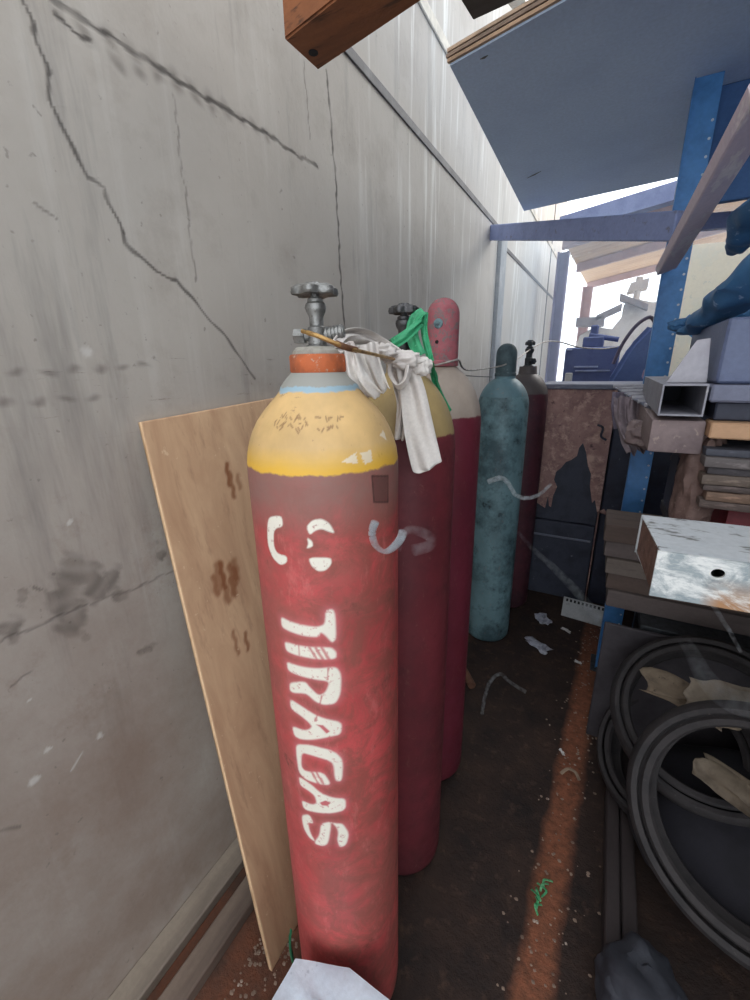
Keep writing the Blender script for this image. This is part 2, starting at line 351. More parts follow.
tag(obj('timber_batten', bm, worn('grey_batten', (128, 112, 100), (96, 82, 74), scale=10, stretch=(1, .15, 1))), 'weathered timber batten lying on the floor along the foot of the concrete wall', 'batten')
# ------------------------------------------------------------ gas cylinders
def body_mat(name, red, shoulder, zb, dirt=(110, 74, 66), grime=.6, letters=False, neck=None, blotch=.5):
    s = NT(name); co = s.coord(); sep = s.n('ShaderNodeSeparateXYZ'); s.l(co, sep.inputs[0]); z = sep.outputs[2]
    nz = s.noise(co, 28, 4, .7); zj = s.math('ADD', z, s.math('MULTIPLY', s.math('SUBTRACT', nz, .5), .015))
    big = s.noise(s.coord((1, 1, .6)), 9, 5, .62)
    dn = s.noise(co, 20, 8, .75)
    c = s.mix(s.ramp(big, .35, .7), lin(red), lin(tuple(x*.82 for x in red)))
    c = s.mix(s.math('MULTIPLY', s.ramp(s.noise(co, 5, 6, .7), .46, .60), grime), c, lin(dirt))
    c = s.mix(s.ramp(dn, .60, .70, 0, blotch), c, lin(tuple(x*.55 for x in dirt)))
    vein = s.noise(s.coord((1, 1, .4)), 55, 5, .8, 1.2)
    c = s.mix(s.ramp(vein, .60, .68, 0, .4), c, lin((150, 112, 96)))
    if letters:
        rb = s.math('MULTIPLY', s.ramp(s.noise(co, 15, 8, .8, .8), .43, .56), s.ramp(sep.outputs[0], -.05, .05, .2, 1))
        c = s.mix(s.math('MULTIPLY', rb, .7), c, lin((132, 78, 68)))
        c = s.mix(s.ramp(s.noise(s.coord((1, 1, .35)), 34, 6, .75), .56, .66, 0, .45), c, lin((206, 116, 112)))
        band = s.math('MULTIPLY', s.ramp(zj, 1.195, 1.25), s.ramp(s.noise(co, 9, 5, .7), .25, .55, .5, 1))
        c = s.mix(band, c, lin((142, 104, 96)))
        lm = s.attr('paint'); hl = s.attr('halo')
        c = s.mix(s.math('MULTIPLY', hl, .5), c, lin((214, 120, 128)))
        lb = s.math('MULTIPLY', lm, s.ramp(s.noise(co, 130, 4, .7), .66, .58, .35, 1))
        c = s.mix(lb, c, lin((232, 226, 212)))
        c = s.mix(s.attr('mark'), c, lin((62, 34, 34)))
    sh = s.mix(s.ramp(big, .3, .6), lin(shoulder), lin(tuple(x*.86 for x in shoulder)))
    sh = s.mix(s.ramp(s.noise(co, 48, 5, .75), .63, .69, 0, .7), sh, lin((150, 112, 84)))
    if letters:
        sh = s.mix(s.ramp(zj, 1.322, 1.292), sh, lin((224, 176, 66)))
        # stamped maker's marks scratched into the shoulder
        sh = s.mix(s.attr('stamp'), sh, lin((120, 84, 58)))
        sh = s.mix(s.attr('flake'), sh, lin((225, 215, 196)))
    f = s.ramp(zj, zb-.0015, zb+.0015)
    c = s.mix(f, c, sh)
    if neck:
        for z0, cc in neck: c = s.mix(s.ramp(zj, z0-.001, z0+.001), c, lin(cc))
    return s.bsdf(c, s.ramp(dn, .3, .7, .42, .68), 0, bump=s.math('ADD', vein, s.noise(co, 80, 3, .6)), bs=.25, bd=.0015, spec=.45)
metal_dark = worn('tarnished_valve_metal', (96, 96, 98), (70, 70, 72), (130, 126, 120), scale=60, rough=.45, metal=.75, fine=300)
metal_mid = worn('zinc_valve_metal', (150, 150, 148), (110, 110, 108), (84, 80, 76), scale=60, rough=.42, metal=.7, fine=300)
metal_black = worn('blackened_metal', (66, 70, 74), (48, 50, 54), scale=50, rough=.55, metal=.4, fine=200)
def valve(root, x, y, z, k, mat, aim=(-1, .1), arm2=True, hw=.031, rot=0):
    """spindle valve: neck block, gland, side outlet, safety plug and a scalloped hand wheel"""
    c = (x, y)
    bm = bmesh.new()
    lathe(bm, [(.021*k, 0), (.021*k, .004*k), (.016*k, .006*k), (.016*k, .034*k), (.0125*k, .037*k), (.0125*k, .052*k), (.017*k, .060*k), (.0185*k, .066*k), (.0175*k, .072*k), (.014*k, .075*k), (.014*k, .080*k), (.008*k, .082*k), (.007*k, .094*k)], c=(x, y, z), n=28)
    v = obj('valve', bm, mat, root)
    d = Vector((aim[0], aim[1], 0)).normalized()
    bm = bmesh.new(); p = Vector((x, y, z+.021*k)); cyl(bm, p+d*.010*k, p+d*.024*k, .009*k, n=14); cyl(bm, p+d*.022*k, p+d*.041*k, .0135*k, n=6)
    cyl(bm, p+d*.041*k, p+d*.043*k, .008*k, n=12)
    obj('outlet_nut', bm, mat, v, ang=20)
    if arm2:
        bm = bmesh.new(); e = Vector((.9, .35, .12)).normalized()
        prof = [(.008*k, .008*k), (.008*k, .016*k)]
        for i in range(5): prof += [(.0125*k, (.017+i*.0065)*k), (.0125*k, (.0205+i*.0065)*k), (.010*k, (.021+i*.0065)*k), (.010*k, (.0232+i*.0065)*k)]
        lathe(bm, prof, c=p, n=18, M=align(e).to_3x3()); obj('threaded_port', bm, mat, v)
    bm = bmesh.new()
    rf = lambda t, zz: 1+.12*math.cos(6*(t+rot)) 
    lathe(bm, [(.006*k, .090*k), (.012*k, .088*k), (hw*.78*k, .089*k), (hw*k, .086*k), (hw*1.05*k, .090*k), (hw*1.02*k, .097*k), (hw*.82*k, .1015*k), (.012*k, .102*k), (.010*k, .106*k), (.004*k, .106*k)], c=(x, y, z), n=72, rf=rf)
    obj('hand_wheel', bm, mat, v, ang=28)
    return v
def prof_body(zs_, r=.115):
    """zs_: shoulder start, neck base z, neck r"""
    z1, z2, rn = zs_
    P = [(.02, .004), (.085, .0), (.104, .006), (.113, .02), (r, .045)]
    P += [(r, z) for z in np.linspace(.2, z1, 6)]
    for t in np.linspace(.08, 1, 16):
        a = t*PI/2; e = rn+(r-rn)*max(0, math.cos(a))**1.05 ; P.append((e, z1+(z2-z1)*(.55*math.sin(a)+.45*t)))
    return P
def cylinder(x, y, label, red, shoulder, zb, spec, mat=None, neckprof=None, **kw):
    root = thing('gas_cylinder', label, 'gas cylinder', (x, y, 0), 'tall gas cylinders in a row along the wall')
    bm = bmesh.new(); lathe(bm, prof_body(spec)+(neckprof or []), c=(x, y, 0), n=96)
    obj('cylinder_body', bm, mat or body_mat('paint_'+str(len(bpy.data.materials)), red, shoulder, zb, **kw), root)
    return root
# --- nearest cylinder: dense painted mesh with the stencilled word
X1, Y1 = -.375, .523
root = thing('gas_cylinder', 'nearest and biggest-looking red gas cylinder with yellow shoulder and white stencilled letters', 'gas cylinder', (X1, Y1, 0), 'tall gas cylinders in a row along the wall')
PB = prof_body((1.276, 1.388, .056))
# measured shoulder
PB = [p for p in PB if p[1] <= 1.2765]+[(.1145, 1.288), (.1125, 1.303), (.1085, 1.318), (.1025, 1.333), (.0945, 1.348), (.0845, 1.361), (.0735, 1.373), (.064, 1.383), (.0585, 1.390), (.0565, 1.396), (.050, 1.404), (.0435, 1.411), (.0405, 1.414)]
rr_ = np.array([p[0] for p in PB]); zz_ = np.array([p[1] for p in PB])
zs1 = np.concatenate([zz_[:4], np.arange(.05, .55, .02), np.arange(.55, 1.414, .0016), [1.414]])
th = np.concatenate([np.arange(-2.35, .35, .0125), np.arange(.35, 2*PI-2.35, .08), [2*PI-2.35]])
m1 = body_mat('red_lettered_cylinder_paint', (200, 84, 84), (222, 184, 126), 1.287, dirt=(150, 92, 82), letters=True, blotch=.6, neck=[(1.389, (150, 176, 190)), (1.3965, (152, 152, 146))])
cb, T1, Z1 = grid('cylinder_body', th, zs1, lambda U, V: np.stack([np.cos(U)*np.interp(V, zz_, rr_), np.sin(U)*np.interp(V, zz_, rr_), V], 1), m1, root)
cb.location = (0, 0, 0)
def wob2(a, b, s=.004, f=45): return s*(np.sin(a*f+2*np.sin(b*f*8))+.6*np.sin(b*f*17+a*f*2))
R1 = .115
near = (T1 > -1.9) & (T1 < .1) & (Z1 > .55) & (Z1 < 1.38)
tt = T1[near]*R1; z = Z1[near]; pm = np.zeros(tt.shape); hl = np.zeros(tt.shape)
def chaikin(Q, k=2):
    for _ in range(k):
        N = []
        for (ax, ay), (bx, by) in zip(Q, Q[1:]+Q[:1]): N += [(.8*ax+.2*bx, .8*ay+.2*by), (.2*ax+.8*bx, .2*ay+.8*by)]
        Q = N
    return Q
for P in LETTERS:
    Q = chaikin([(a*R1, b) for a, b in P]); ins = inside(tt, z, Q); d = segdist(tt, z, Q+[Q[0]])
    sd = np.where(ins, d, -d); pm = np.maximum(pm, np.clip(.5+sd/(.0036 if P[0][1] < 1.1 else .0018), 0, 1)); hl = np.maximum(hl, np.clip(1+sd/.016, 0, 1)) if P[0][1] < 1.1 else hl
for P in HOLES:
    Q = [(a*R1, b) for a, b in P]; ins = inside(tt, z, Q); d = segdist(tt, z, Q+[Q[0]]); pm *= 1-np.clip(.5+np.where(ins, d, -d)/.002, 0, 1)
for i, (a, b) in enumerate(SLITS):
    Q = [(a[0]*R1, a[1]), (b[0]*R1, b[1])]; w = .0022 if i in (0, 1, 2, 4, 5) else .0013
    pm *= 1-.8*np.clip(1.5-segdist(tt+wob2(z, tt, .0006, 60), z, Q)/w, 0, 1)
A = np.zeros_like(T1); A[near] = pm; attr(cb, 'paint', A); A = np.zeros_like(T1); A[near] = hl*hl; attr(cb, 'halo', A)
sq = [(a*R1, b) for a, b in SQUARE]; mk = np.clip(1.5-segdist(tt, z, sq+[sq[0]])/.0013, 0, 1)*.9
mk = np.maximum(mk, np.where(inside(tt, z, sq), .55, 0)); A = np.zeros_like(T1); A[near] = mk; attr(cb, 'mark', A)
# scratched stamp characters: short strokes in two clusters (illegible in the photo)
rs = random.Random(5); sp = np.zeros(tt.shape)
for (ct, cz, w, h, n) in ((-1.42, 1.352, .030, .012, 26), (-.84, 1.356, .020, .006, 9), (-.80, 1.343, .022, .006, 9)):
    for i in range(n):
        a = ct*R1+rs.uniform(-w, w)/1.0; b = cz+rs.uniform(-h, h)*.6
        Q = [(a, b), (a+rs.uniform(-.006, .006), b+rs.uniform(-.006, .006))]; sp = np.maximum(sp, np.clip(1.4-segdist(tt, z, Q)/.0011, 0, 1)*.75)
A = np.zeros_like(T1); A[near] = sp; attr(cb, 'stamp', A)
fl = np.zeros(tt.shape)
for Q in ([(-.75, 1.3035), (-.56, 1.314), (-.55, 1.299)], [(-.50, 1.312), (-.33, 1.314), (-.34, 1.298), (-.46, 1.297)], [(-.1, 1.33), (.05, 1.335), (.05, 1.32)]):
    Q = [(a*R1, b) for a, b in Q]; ins = inside(tt+wob2(tt, z, .001, 300), z, Q); fl = np.maximum(fl, ins*.75)
A = np.zeros_like(T1); A[near] = fl; attr(cb, 'flake', A)
bm = bmesh.new(); lathe(bm, [(.0395, 1.4135), (.0412, 1.416), (.0412, 1.436), (.0395, 1.4385), (.036, 1.4385)], c=(X1, Y1, 0), n=64)
obj('neck_ring', bm, worn('orange_neck_ring', (196, 104, 62), (150, 84, 58), (190, 170, 150), scale=30), root)['label'] = 'rusty orange neck ring'
bm = bmesh.new(); lathe(bm, [(.0365, 1.436), (.036, 1.443), (.030, 1.448), (.018, 1.449)], c=(X1, Y1, 0), n=48)
obj('neck', bm, worn('chalky_neck_paint', (168, 164, 154), (140, 136, 128), scale=50), root)
valve(root, X1, Y1, 1.447, .80, metal_mid, aim=(-.95, -.32), hw=.036, rot=.2)
# --- second: valve, olive shoulder
X2, Y2 = -.392, .855
root = cylinder(X2, Y2, 'second red gas cylinder, just behind the lettered one, with worn yellow shoulder and bare valve', (112, 44, 52), (176, 152, 104), 1.283, (1.245, 1.405, .040), dirt=(84, 38, 44), neckprof=[(.037, 1.41), (.036, 1.44), (.02, 1.444)], blotch=.35)
valve(root, X2, Y2, 1.442, .95, metal_dark, aim=(-.8, -.5), hw=.029, rot=.5, arm2=False)
def cap(root, x, y, z0, z1, r, mat, label, holes=True, zc=None):
    bm = bmesh.new(); prof = [(r*.9, z0), (r*1.04, z0+.002), (r*1.04, z0+.014), (r*.98, z0+.017)]
    zc = z1-r*1.0
    prof += [(r, z0+.03), (r, zc)]
    for t in np.linspace(.1, 1, 9): prof.append((r*math.cos(t*PI/2*.97), zc+(z1-zc)*math.sin(t*PI/2)))
    lathe(bm, prof, c=(x, y, 0), n=56)
    o = obj('valve_cap', bm, mat, root); o['label'] = label
    if holes:
        d = Vector((-x-.02, -y, 0)).normalized(); a0 = math.atan2(d.y, d.x)
        for da, dz, hr in ((-.28, .62, .0105), (-.33, .36, .004)):
            a = a0+da; e = Vector((math.cos(a), math.sin(a), 0)); p = Vector((x, y, z0+(z1-z0)*dz))+e*(r-.0015)
            bm = bmesh.new(); lathe(bm, [(hr, 0), (hr, .0022), (hr*1.12, .0028), (hr*1.2, .002), (hr*1.2, 0)], c=p, n=24, M=align(e).to_3x3(), close=True)
            lathe(bm, [(hr*1.0, 0), (hr*1.0, .0017)], c=p, n=24, M=align(e).to_3x3())
            obj('vent_hole', bm, DARK if hr < .005 else VENT, o)
    return o
DARK = worn('hole_black', (22, 22, 26)); VENT = worn('vent_pale', (120, 150, 156), (60, 70, 76), scale=60)
# --- third: cap, beige shoulder
X3, Y3 = -.418, 1.165
root = cylinder(X3, Y3, 'third gas cylinder, dark red body, beige shoulder and pink-red protective cap with a vent hole', (108, 38, 54), (170, 156, 144), 1.287, (1.262, 1.418, .038), dirt=(104, 34, 46), neckprof=[(.038, 1.425)], blotch=.3)
cap(root, X3, Y3, 1.418, 1.592, .0435, worn('faded_red_cap', (170, 98, 106), (146, 76, 86), (128, 112, 112), scale=18, t3=(.50, .58)), 'faded pink-red domed cap')
# --- fourth: teal
X4, Y4 = -.43, 2.06
root = cylinder(X4, Y4, 'mottled teal-green gas cylinder with a domed teal cap, alone of its colour', (112, 144, 152), (102, 134, 144), 1.28, (1.235, 1.36, .046), dirt=(40, 60, 68), grime=.75, neckprof=[(.044, 1.375)], blotch=1.0)
cap(root, X4, Y4, 1.368, 1.512, .046, worn('dark_teal_cap', (74, 92, 98), (56, 70, 76), (150, 160, 160), scale=24, t3=(.66, .7)), 'dark teal domed cap', holes=False)
# --- fifth: dark, valve
X5, Y5 = -.395, 2.45
root = cylinder(X5, Y5, 'farthest gas cylinder, dark maroon with dark shoulder and open valve, beside the rusty cabinet', (88, 46, 56), (92, 84, 84), 1.27, (1.24, 1.37, .048), dirt=(60, 44, 52), neckprof=[(.046, 1.385), (.044, 1.41)], blotch=.4)
valve(root, X5, Y5, 1.408, 1.25, metal_black, aim=(.6, -.8), hw=.018, rot=.1, arm2=False)
# ------------------------------------------------------------ things by the wall and cylinders
def ply_mat():
    s = NT('plywood_face'); co = s.coord((1, 1, .1)); c0 = s.coord()
    n = s.noise(co, 14, 6, .65, .6)
    c = s.mix(s.ramp(n, .3, .7), lin((206, 172, 138)), lin((178, 142, 112)))
    c = s.mix(s.ramp(s.noise(co, 34, 4, .7), .55, .72, 0, .5), c, lin((146, 112, 88)))
    c = s.mix(s.attr('burn'), c, lin((124, 72, 42)))
    c = s.mix(s.ramp(s.noise(c0, 55, 3, .6), .68, .73, 0, .5), c, lin((222, 196, 164)))
    return s.bsdf(c, .75, bump=n, bs=.2, bd=.002, spec=.2)
bl = Vector((-.546, .426, 0)); tl = Vector((-.826, .528, 1.322)); tr = Vector((-.826, .98, 1.345)); br = Vector((-.553, .86, 0))
def plyf(U, V):
    a = np.outer(1-U, bl)+np.outer(U, br); b = np.outer(1-U, tl)+np.outer(U, tr); P = a*(1-V)[:, None]+b*V[:, None]
    P[:, 0] += -.012*np.sin(V*PI)*0; return P-np.array([[-.69, .66, 0]])
pl, U_, V_ = grid('plywood_sheet', np.linspace(0, 1, 110), np.linspace(0, 1, 320), plyf, [ply_mat(), worn('plywood_edge', (232, 196, 156), (200, 160, 120), scale=30, stretch=(1, 1, .2))])
pl.location = (-.69, .66, 0)
x_ = U_*.45; z_ = V_*1.35; bu = np.zeros_like(U_)
rs = random.Random(2)
for (a, b, r, k) in ((.13, .93, .010, 5), (.20, 1.15, .006, 3), (.10, .93, .008, 3), (.215, .72, .007, 2), (.12, .76, .005, 2)):
    for i in range(k):
        p = (a+rs.uniform(-.02, .02), b+rs.uniform(-.02, .02)); q = (p[0]+rs.uniform(-.003, .003), p[1]+rs.uniform(.02, .06))
        bu = np.maximum(bu, np.clip(1.6-segdist(x_+.002*np.sin(z_*200), z_, [p, q])/r, 0, 1)*rs.uniform(.5, .9))
attr(pl, 'burn', bu)
so = pl.modifiers.new('thickness', 'SOLIDIFY'); so.thickness = .010; so.offset = -1; so.material_offset_rim = 1
tag(pl, 'bare plywood sheet leaning on the concrete wall behind the lettered red cylinder', 'plywood sheet')
# white plastic bag in front of the nearest cylinder
c0 = atz(295, 957, .33); c1 = atz(350, 966, .33); c2 = atz(392, 1000, .33); c3 = atz(268, 1004, .33)
bm = bmesh.new()
from mathutils import noise
top = [c0, c1, c2, c2+Vector((.02, -.10, -.01)), c3+Vector((.02, -.14, 0)), c3]
cen = sum(top, Vector())/len(top)
rings = []
for k, (zz, sc) in enumerate(((0, .92), (.05, 1.02), (.16, 1.04), (.26, 1.02), (.318, 1.0), (.33, .975))):
    ring = []
    for i in range(48):
        t = i/48*len(top); a = top[int(t)]; b = top[(int(t)+1) % len(top)]; p = a.lerp(b, t-int(t)); q = cen+(p-cen)*sc; q.z = zz
        q += noise.noise_vector(q*14)*.006*(1 if 0 < k < 5 else .3); ring.append(bm.verts.new(q))
    rings.append(ring)
for a, b in zip(rings, rings[1:]):
    for i in range(48): bm.faces.new((a[i], a[(i+1) % 48], b[(i+1) % 48], b[i]))
prev = rings[-1]
for f_ in (.8, .55, .3):
    ring = []
    for v in rings[-1]:
        q = cen+(Vector((v.co.x, v.co.y, 0))-Vector((cen.x, cen.y, 0)))*f_; q.z = .333+.005*noise.noise(Vector((v.co.x*30, v.co.y*30, f_*3))); q.x += 0; ring.append(bm.verts.new((cen.x+(v.co.x-cen.x)*f_, cen.y+(v.co.y-cen.y)*f_, q.z)))
    for i in range(48): bm.faces.new((prev[i], prev[(i+1) % 48], ring[(i+1) % 48], ring[i]))
    prev = ring
bm.faces.new(prev); bm.faces.new(rings[0][::-1])
tag(obj('plastic_sack', bm, worn('white_sack', (224, 234, 246), (210, 222, 236), (186, 198, 212), scale=10, t3=(.66, .72), rough=.5), ang=50), 'pale white packed plastic sack on the floor against the foot of the nearest cylinder', 'sack')
# green scrap behind the sack
bm = bmesh.new(); P0 = atz(300, 945, .15)
ribbon(bm, [(-.500, .455, .02), (-.497, .450, .07), (-.500, .452, .12), (-.495, .455, .15)], lambda t: .012, (.6, -.8, 0), amp=.002, seed=4)
tag(solid(obj('plastic_strap', bm, worn('green_strap_paint', (52, 132, 92), (36, 96, 70), scale=30)), .0008), 'short green plastic strap end standing between plywood foot and white sack', 'strap')
# ------------------------------------------------------------ rod, cloth, straps, wire
brass = worn('brass_rod', (188, 152, 96), (140, 104, 62), (92, 70, 48), scale=40, rough=.4, metal=.6, fine=200)
bm = bmesh.new()
A = [aty(302, 331, .472), aty(318, 336, .472), aty(345, 347, .492), aty(368, 353, .555), aty(394, 359, .665)]
tube(bm, A, lambda t: .0032-.0008*t if t > .12 else .0026, n=12)
root = thing('copper_tube', 'bent brass-coloured tube running from the nearest valve into the white cloth', 'tube', A[0]-Vector((0, 0, .002)))
obj('tube_length', bm, brass, root)
bm = bmesh.new(); tube(bm, [A[1].lerp(A[2], .65), A[2], A[2].lerp(A[3], .45)], .0042, n=12); obj('sleeve', bm, worn('rust_sleeve', (120, 80, 52), (90, 60, 42), scale=40), root)
cloth = worn('white_cotton', (222, 216, 210), (206, 198, 194), (176, 168, 164), scale=9, t3=(.66, .74), rough=.95, bs=.15, fine=220)
root = thing('cloth_rag', 'dirty white cotton rag knotted over the tube with tails hanging before the second cylinder', 'rag', aty(400, 360, .72))
def piece(name, P, W, side, sub=1, **kw):
    bm = bmesh.new(); ribbon(bm, P, W, side, **kw); o = obj(name, bm, cloth, root, ang=180); solid(o, .0022, sub); return o
piece('wrapped_length', [aty(337, 350, .52), aty(346, 343, .55), aty(362, 343, .62), aty(380, 349, .68), aty(398, 356, .71)], lambda t: .024+.018*math.sin(t*PI), (0, -.3, 1), folds=2.6, amp=.006, seed=1, nw=18)
piece('hanging_fold', [aty(347, 342, .53), aty(351, 358, .535), aty(357, 380, .54), aty(372, 398, .57)], lambda t: .020+.018*t, (1, .4, 0), folds=2, amp=.005, seed=2)
piece('hanging_fold', [aty(364, 344, .60), aty(368, 362, .60), aty(377, 384, .61), aty(384, 392, .62)], lambda t: .045*(1-.4*t), (1, .5, 0), folds=2, amp=.005, seed=8)
piece('long_tail', [aty(404, 362, .715), aty(412, 388, .71), aty(418, 425, .705), aty(426, 462, .70), aty(429, 470, .70)], lambda t: .030+.026*math.sin(min(1, t*1.4)*PI/2) if t < .85 else .056*(1-t)/.15*.85+.006, (1, .35, 0), folds=1.1, amp=.005, seed=3, nw=18)
piece('short_tail', [aty(396, 362, .725), aty(401, 385, .722), aty(403, 405, .722), aty(399, 440, .722)], lambda t: .034*(1-.45*t), (1, .35, 0), folds=1.6, amp=.006, seed=5, nw=16)
piece('knot_loop', [aty(392, 362, .71), aty(390, 374, .695), aty(398, 386, .69), aty(406, 380, .69), aty(408, 366, .695)], lambda t: .024, (.2, -1, .3), folds=1.2, amp=.003, seed=6)
bm = bmesh.new(); blob(bm, aty(404, 360, .705), (.032, .020, .015), amp=.35, scale=5, seed=3); blob(bm, aty(421, 366, .72), (.020, .015, .017), amp=.3, scale=4, seed=8); blob(bm, aty(382, 352, .675), (.026, .018, .013), amp=.35, scale=5, seed=4)
obj('knot', bm, cloth, root, ang=180)
# green band looped on second valve
green = worn('green_plastic', (64, 168, 118), (44, 134, 92), (110, 196, 150), scale=50, t3=(.6, .66), rough=.5)
root = thing('plastic_band', 'bright green plastic band tied round the second valve and beige-shouldered cylinder', 'band', aty(418, 340, .80))
def band(name, P, W, side, seed):
    bm = bmesh.new(); ribbon(bm, P, W, side, folds=1.3, amp=.0025, seed=seed, nw=8); o = obj(name, bm, green, root, ang=180); solid(o, .001, 1)
band('upper_strap', [aty(424, 311, .85), aty(416, 318, .84), aty(412, 332, .83), aty(415, 345, .82), aty(421, 356, .81)], lambda t: .030-.008*t, (1, .2, .25), 1)
band('side_strap', [aty(422, 322, .83), aty(408, 334, .80), aty(393, 344, .79), aty(390, 347, .80)], lambda t: .016+.012*t, (0, 0, 1), 2)
band('side_strap', [aty(425, 312, .86), aty(424, 330, .85), aty(428, 350, .84), aty(431, 362, .84)], lambda t: .014, (1, .3, 0), 5)
band('lower_strap', [aty(431, 362, .84), aty(434, 378, .90), aty(440, 395, .94), aty(449, 412, .965)], lambda t: .011+.005*t, (1, .3, .3), 3)
band('lower_strap', [aty(428, 360, .84), aty(436, 375, .90), aty(437, 390, .93), aty(444, 404, .95)], lambda t: .007, (1, .3, -.3), 4)
# wires between cylinders
wire = worn('galvanised_wire', (186, 182, 178), (136, 124, 114), scale=40, rough=.5, metal=.5)
bm = bmesh.new()
tube(bm, [aty(420, 366, 1.03), aty(436, 365, 1.10), aty(452, 361, 1.13), aty(459, 360, 1.16), aty(462, 367, 1.25), aty(470, 370, 1.4), aty(490, 368, 1.96), aty(504, 365, 2.0), aty(517, 359, 2.15), aty(531, 349, 2.45), aty(545, 342, 2.7), aty(560, 342, 2.9), aty(578, 347, 3.0), aty(600, 349, 3.1), aty(617, 347, 3.2)], lambda t: .0022+.002*t, n=8)
tag(obj('steel_wire', bm, wire), 'twisted pale wire looping past the cylinder caps towards the far machine', 'wire')
bm = bmesh.new(); tube(bm, [aty(458, 374, 1.2), aty(470, 376, 1.5), aty(492, 377, 1.94)], .0018, n=8)
tag(obj('steel_wire', bm, metal_black), 'short thin dark wire running level from the beige shoulder to the teal cap', 'wire')
# ------------------------------------------------------------ overhead
def sup(name, lo, hi, *a, **k): pass
board_m = worn('haze_blue_ply', (196, 216, 244), (186, 206, 236), (164, 182, 212), scale=3, t3=(.7, .78), rough=.8, bs=.1)  # bluish glare veil put into the board's colour
ZB = 2.3
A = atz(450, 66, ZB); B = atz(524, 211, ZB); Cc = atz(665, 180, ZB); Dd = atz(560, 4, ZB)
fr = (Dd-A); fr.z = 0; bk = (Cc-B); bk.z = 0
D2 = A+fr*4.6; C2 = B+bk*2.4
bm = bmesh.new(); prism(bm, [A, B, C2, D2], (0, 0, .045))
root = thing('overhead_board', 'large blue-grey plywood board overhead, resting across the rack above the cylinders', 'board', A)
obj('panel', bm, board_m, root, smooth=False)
for k in range(3):
    z = .006+.013*k; e = fr.normalized(); n_ = Vector((e.y, -e.x, 0))
    bm = bmesh.new(); p = A+Vector((0, 0, z)); o1 = (.004, .009, .006)[k]
    prism(bm, [p-e*o1+n_*.010, p+e*.55+n_*.008, p+e*.55, p-e*o1], (0, 0, .0085))
    obj('plywood_ply', bm, worn('ply_layer_'+'abc'[k], ((190, 158, 130), (150, 128, 112), (196, 170, 146))[k], scale=30, stretch=(.2, 1, 1)), root, smooth=False)['label'] = 'frayed brown veneer edge'
for (u, v, du) in ((541, 171, 14), (488, 55, 8)):
    bm = bmesh.new(); p = atz(u, v, ZB-.0005); q = atz(u-du, v+du*.5, ZB-.0005); d = (q-p)
    s_ = Vector((d.y, -d.x, 0)).normalized()*.006
    prism(bm, [p, p+d*.5+s_, q, p+d*.5-s_*.3], (0, 0, -.0015)); obj('gouge', bm, worn('gouge_brown', (96, 92, 92)), root, smooth=False)
timber = worn('old_timber', (152, 96, 62), (120, 76, 52), (84, 56, 42), scale=8, stretch=(.15, 1, 1), t3=(.58, .66), rough=.8, bs=.5)
timber_g = worn('grey_timber', (108, 98, 92), (84, 78, 74), scale=8, stretch=(.15, 1, 1), rough=.85, bs=.5)
ZT = 2.1
a = atz(284, 40, ZT); b = atz(318, 71, ZT); c = atz(424, 0, ZT)
e = (c-b); e.z = 0; e.normalize(); w_ = a-b; w_.z = 0
root = thing('timber_beam', 'reddish-brown sawn timber beam end jutting in at the top above the lettered cylinder', 'timber beam', b)
bm = bmesh.new(); prism(bm, [b, b+e*1.9, a+e*1.9, a], (0, 0, .105)); bmesh.ops.bevel(bm, geom=bm.edges[:], offset=.004, segments=2, affect='EDGES')
obj('timber', bm, timber, root)
p = b.lerp(a, .42)+e*.03; bm = bmesh.new(); cyl(bm, p+Vector((0, 0, .001)), p-Vector((0, 0, .0012)), .011, n=20); obj('bolt_hole', bm, DARK, root)
p = atz(462, 5, 2.3)
bm = bmesh.new(); ta = atz(473, 21, 2.2); tb = atz(459, -2, 2.2); tc = atz(512, 3, 2.2); e2 = (tc-ta); e2.z = 0; e2.normalize()
prism(bm, [ta, ta+e2*1.7, tb+e2*1.7, tb], (0, 0, .08)); bmesh.ops.bevel(bm, geom=bm.edges[:], offset=.003, segments=1, affect='EDGES')
tag(obj('timber_beam', bm, timber_g), 'dark grey timber beam end at the top edge, between brown beam and overhead board', 'timber beam')
# pale strut glimpsed above the board
bm = bmesh.new(); s0 = atx(508, 32, -.7); tube(bm, [atx(528, 40, -.55), atx(522, 12, -.55), atx(512, -4, -.55), atx(500, -14, -.55)], .03, n=14, flat=.4)
tag(obj('roof_bracket', bm, worn('pale_bracket', (206, 190, 168), scale=10)), 'pale curved bracket between wall and overhead board, above the grey timber end', 'bracket')
steel_b = worn('blue_rack_paint', (80, 142, 206), (66, 122, 182), (150, 160, 170), scale=14, t3=(.68, .74), rough=.45, fine=60)
beam_m = worn('blue_grey_beam', (146, 158, 200), (130, 144, 186), (120, 120, 128), scale=8, rough=.6)
bm = bmesh.new(); p0 = atx(495, 233, XW+.02); yb = p0.y
q = aty(668, 227, 2.02)
d = (q-p0); dn = d.normalized(); q2 = q+dn*.09; s_ = dn.cross(Vector((0, 0, 1))).normalized(); 
hh = .046
prism(bm, [p0+Vector((0, 0, -hh)), p0+Vector((0, 0, hh)), p0+s_*.05+Vector((0, 0, hh)), p0+s_*.05+Vector((0, 0, -hh))], q2-p0)
bmesh.ops.bevel(bm, geom=bm.edges[:], offset=.004, segments=1, affect='EDGES')
tag(obj('cross_beam', bm, beam_m), 'blue-grey steel beam from the concrete wall across to the blue rack post', 'beam')
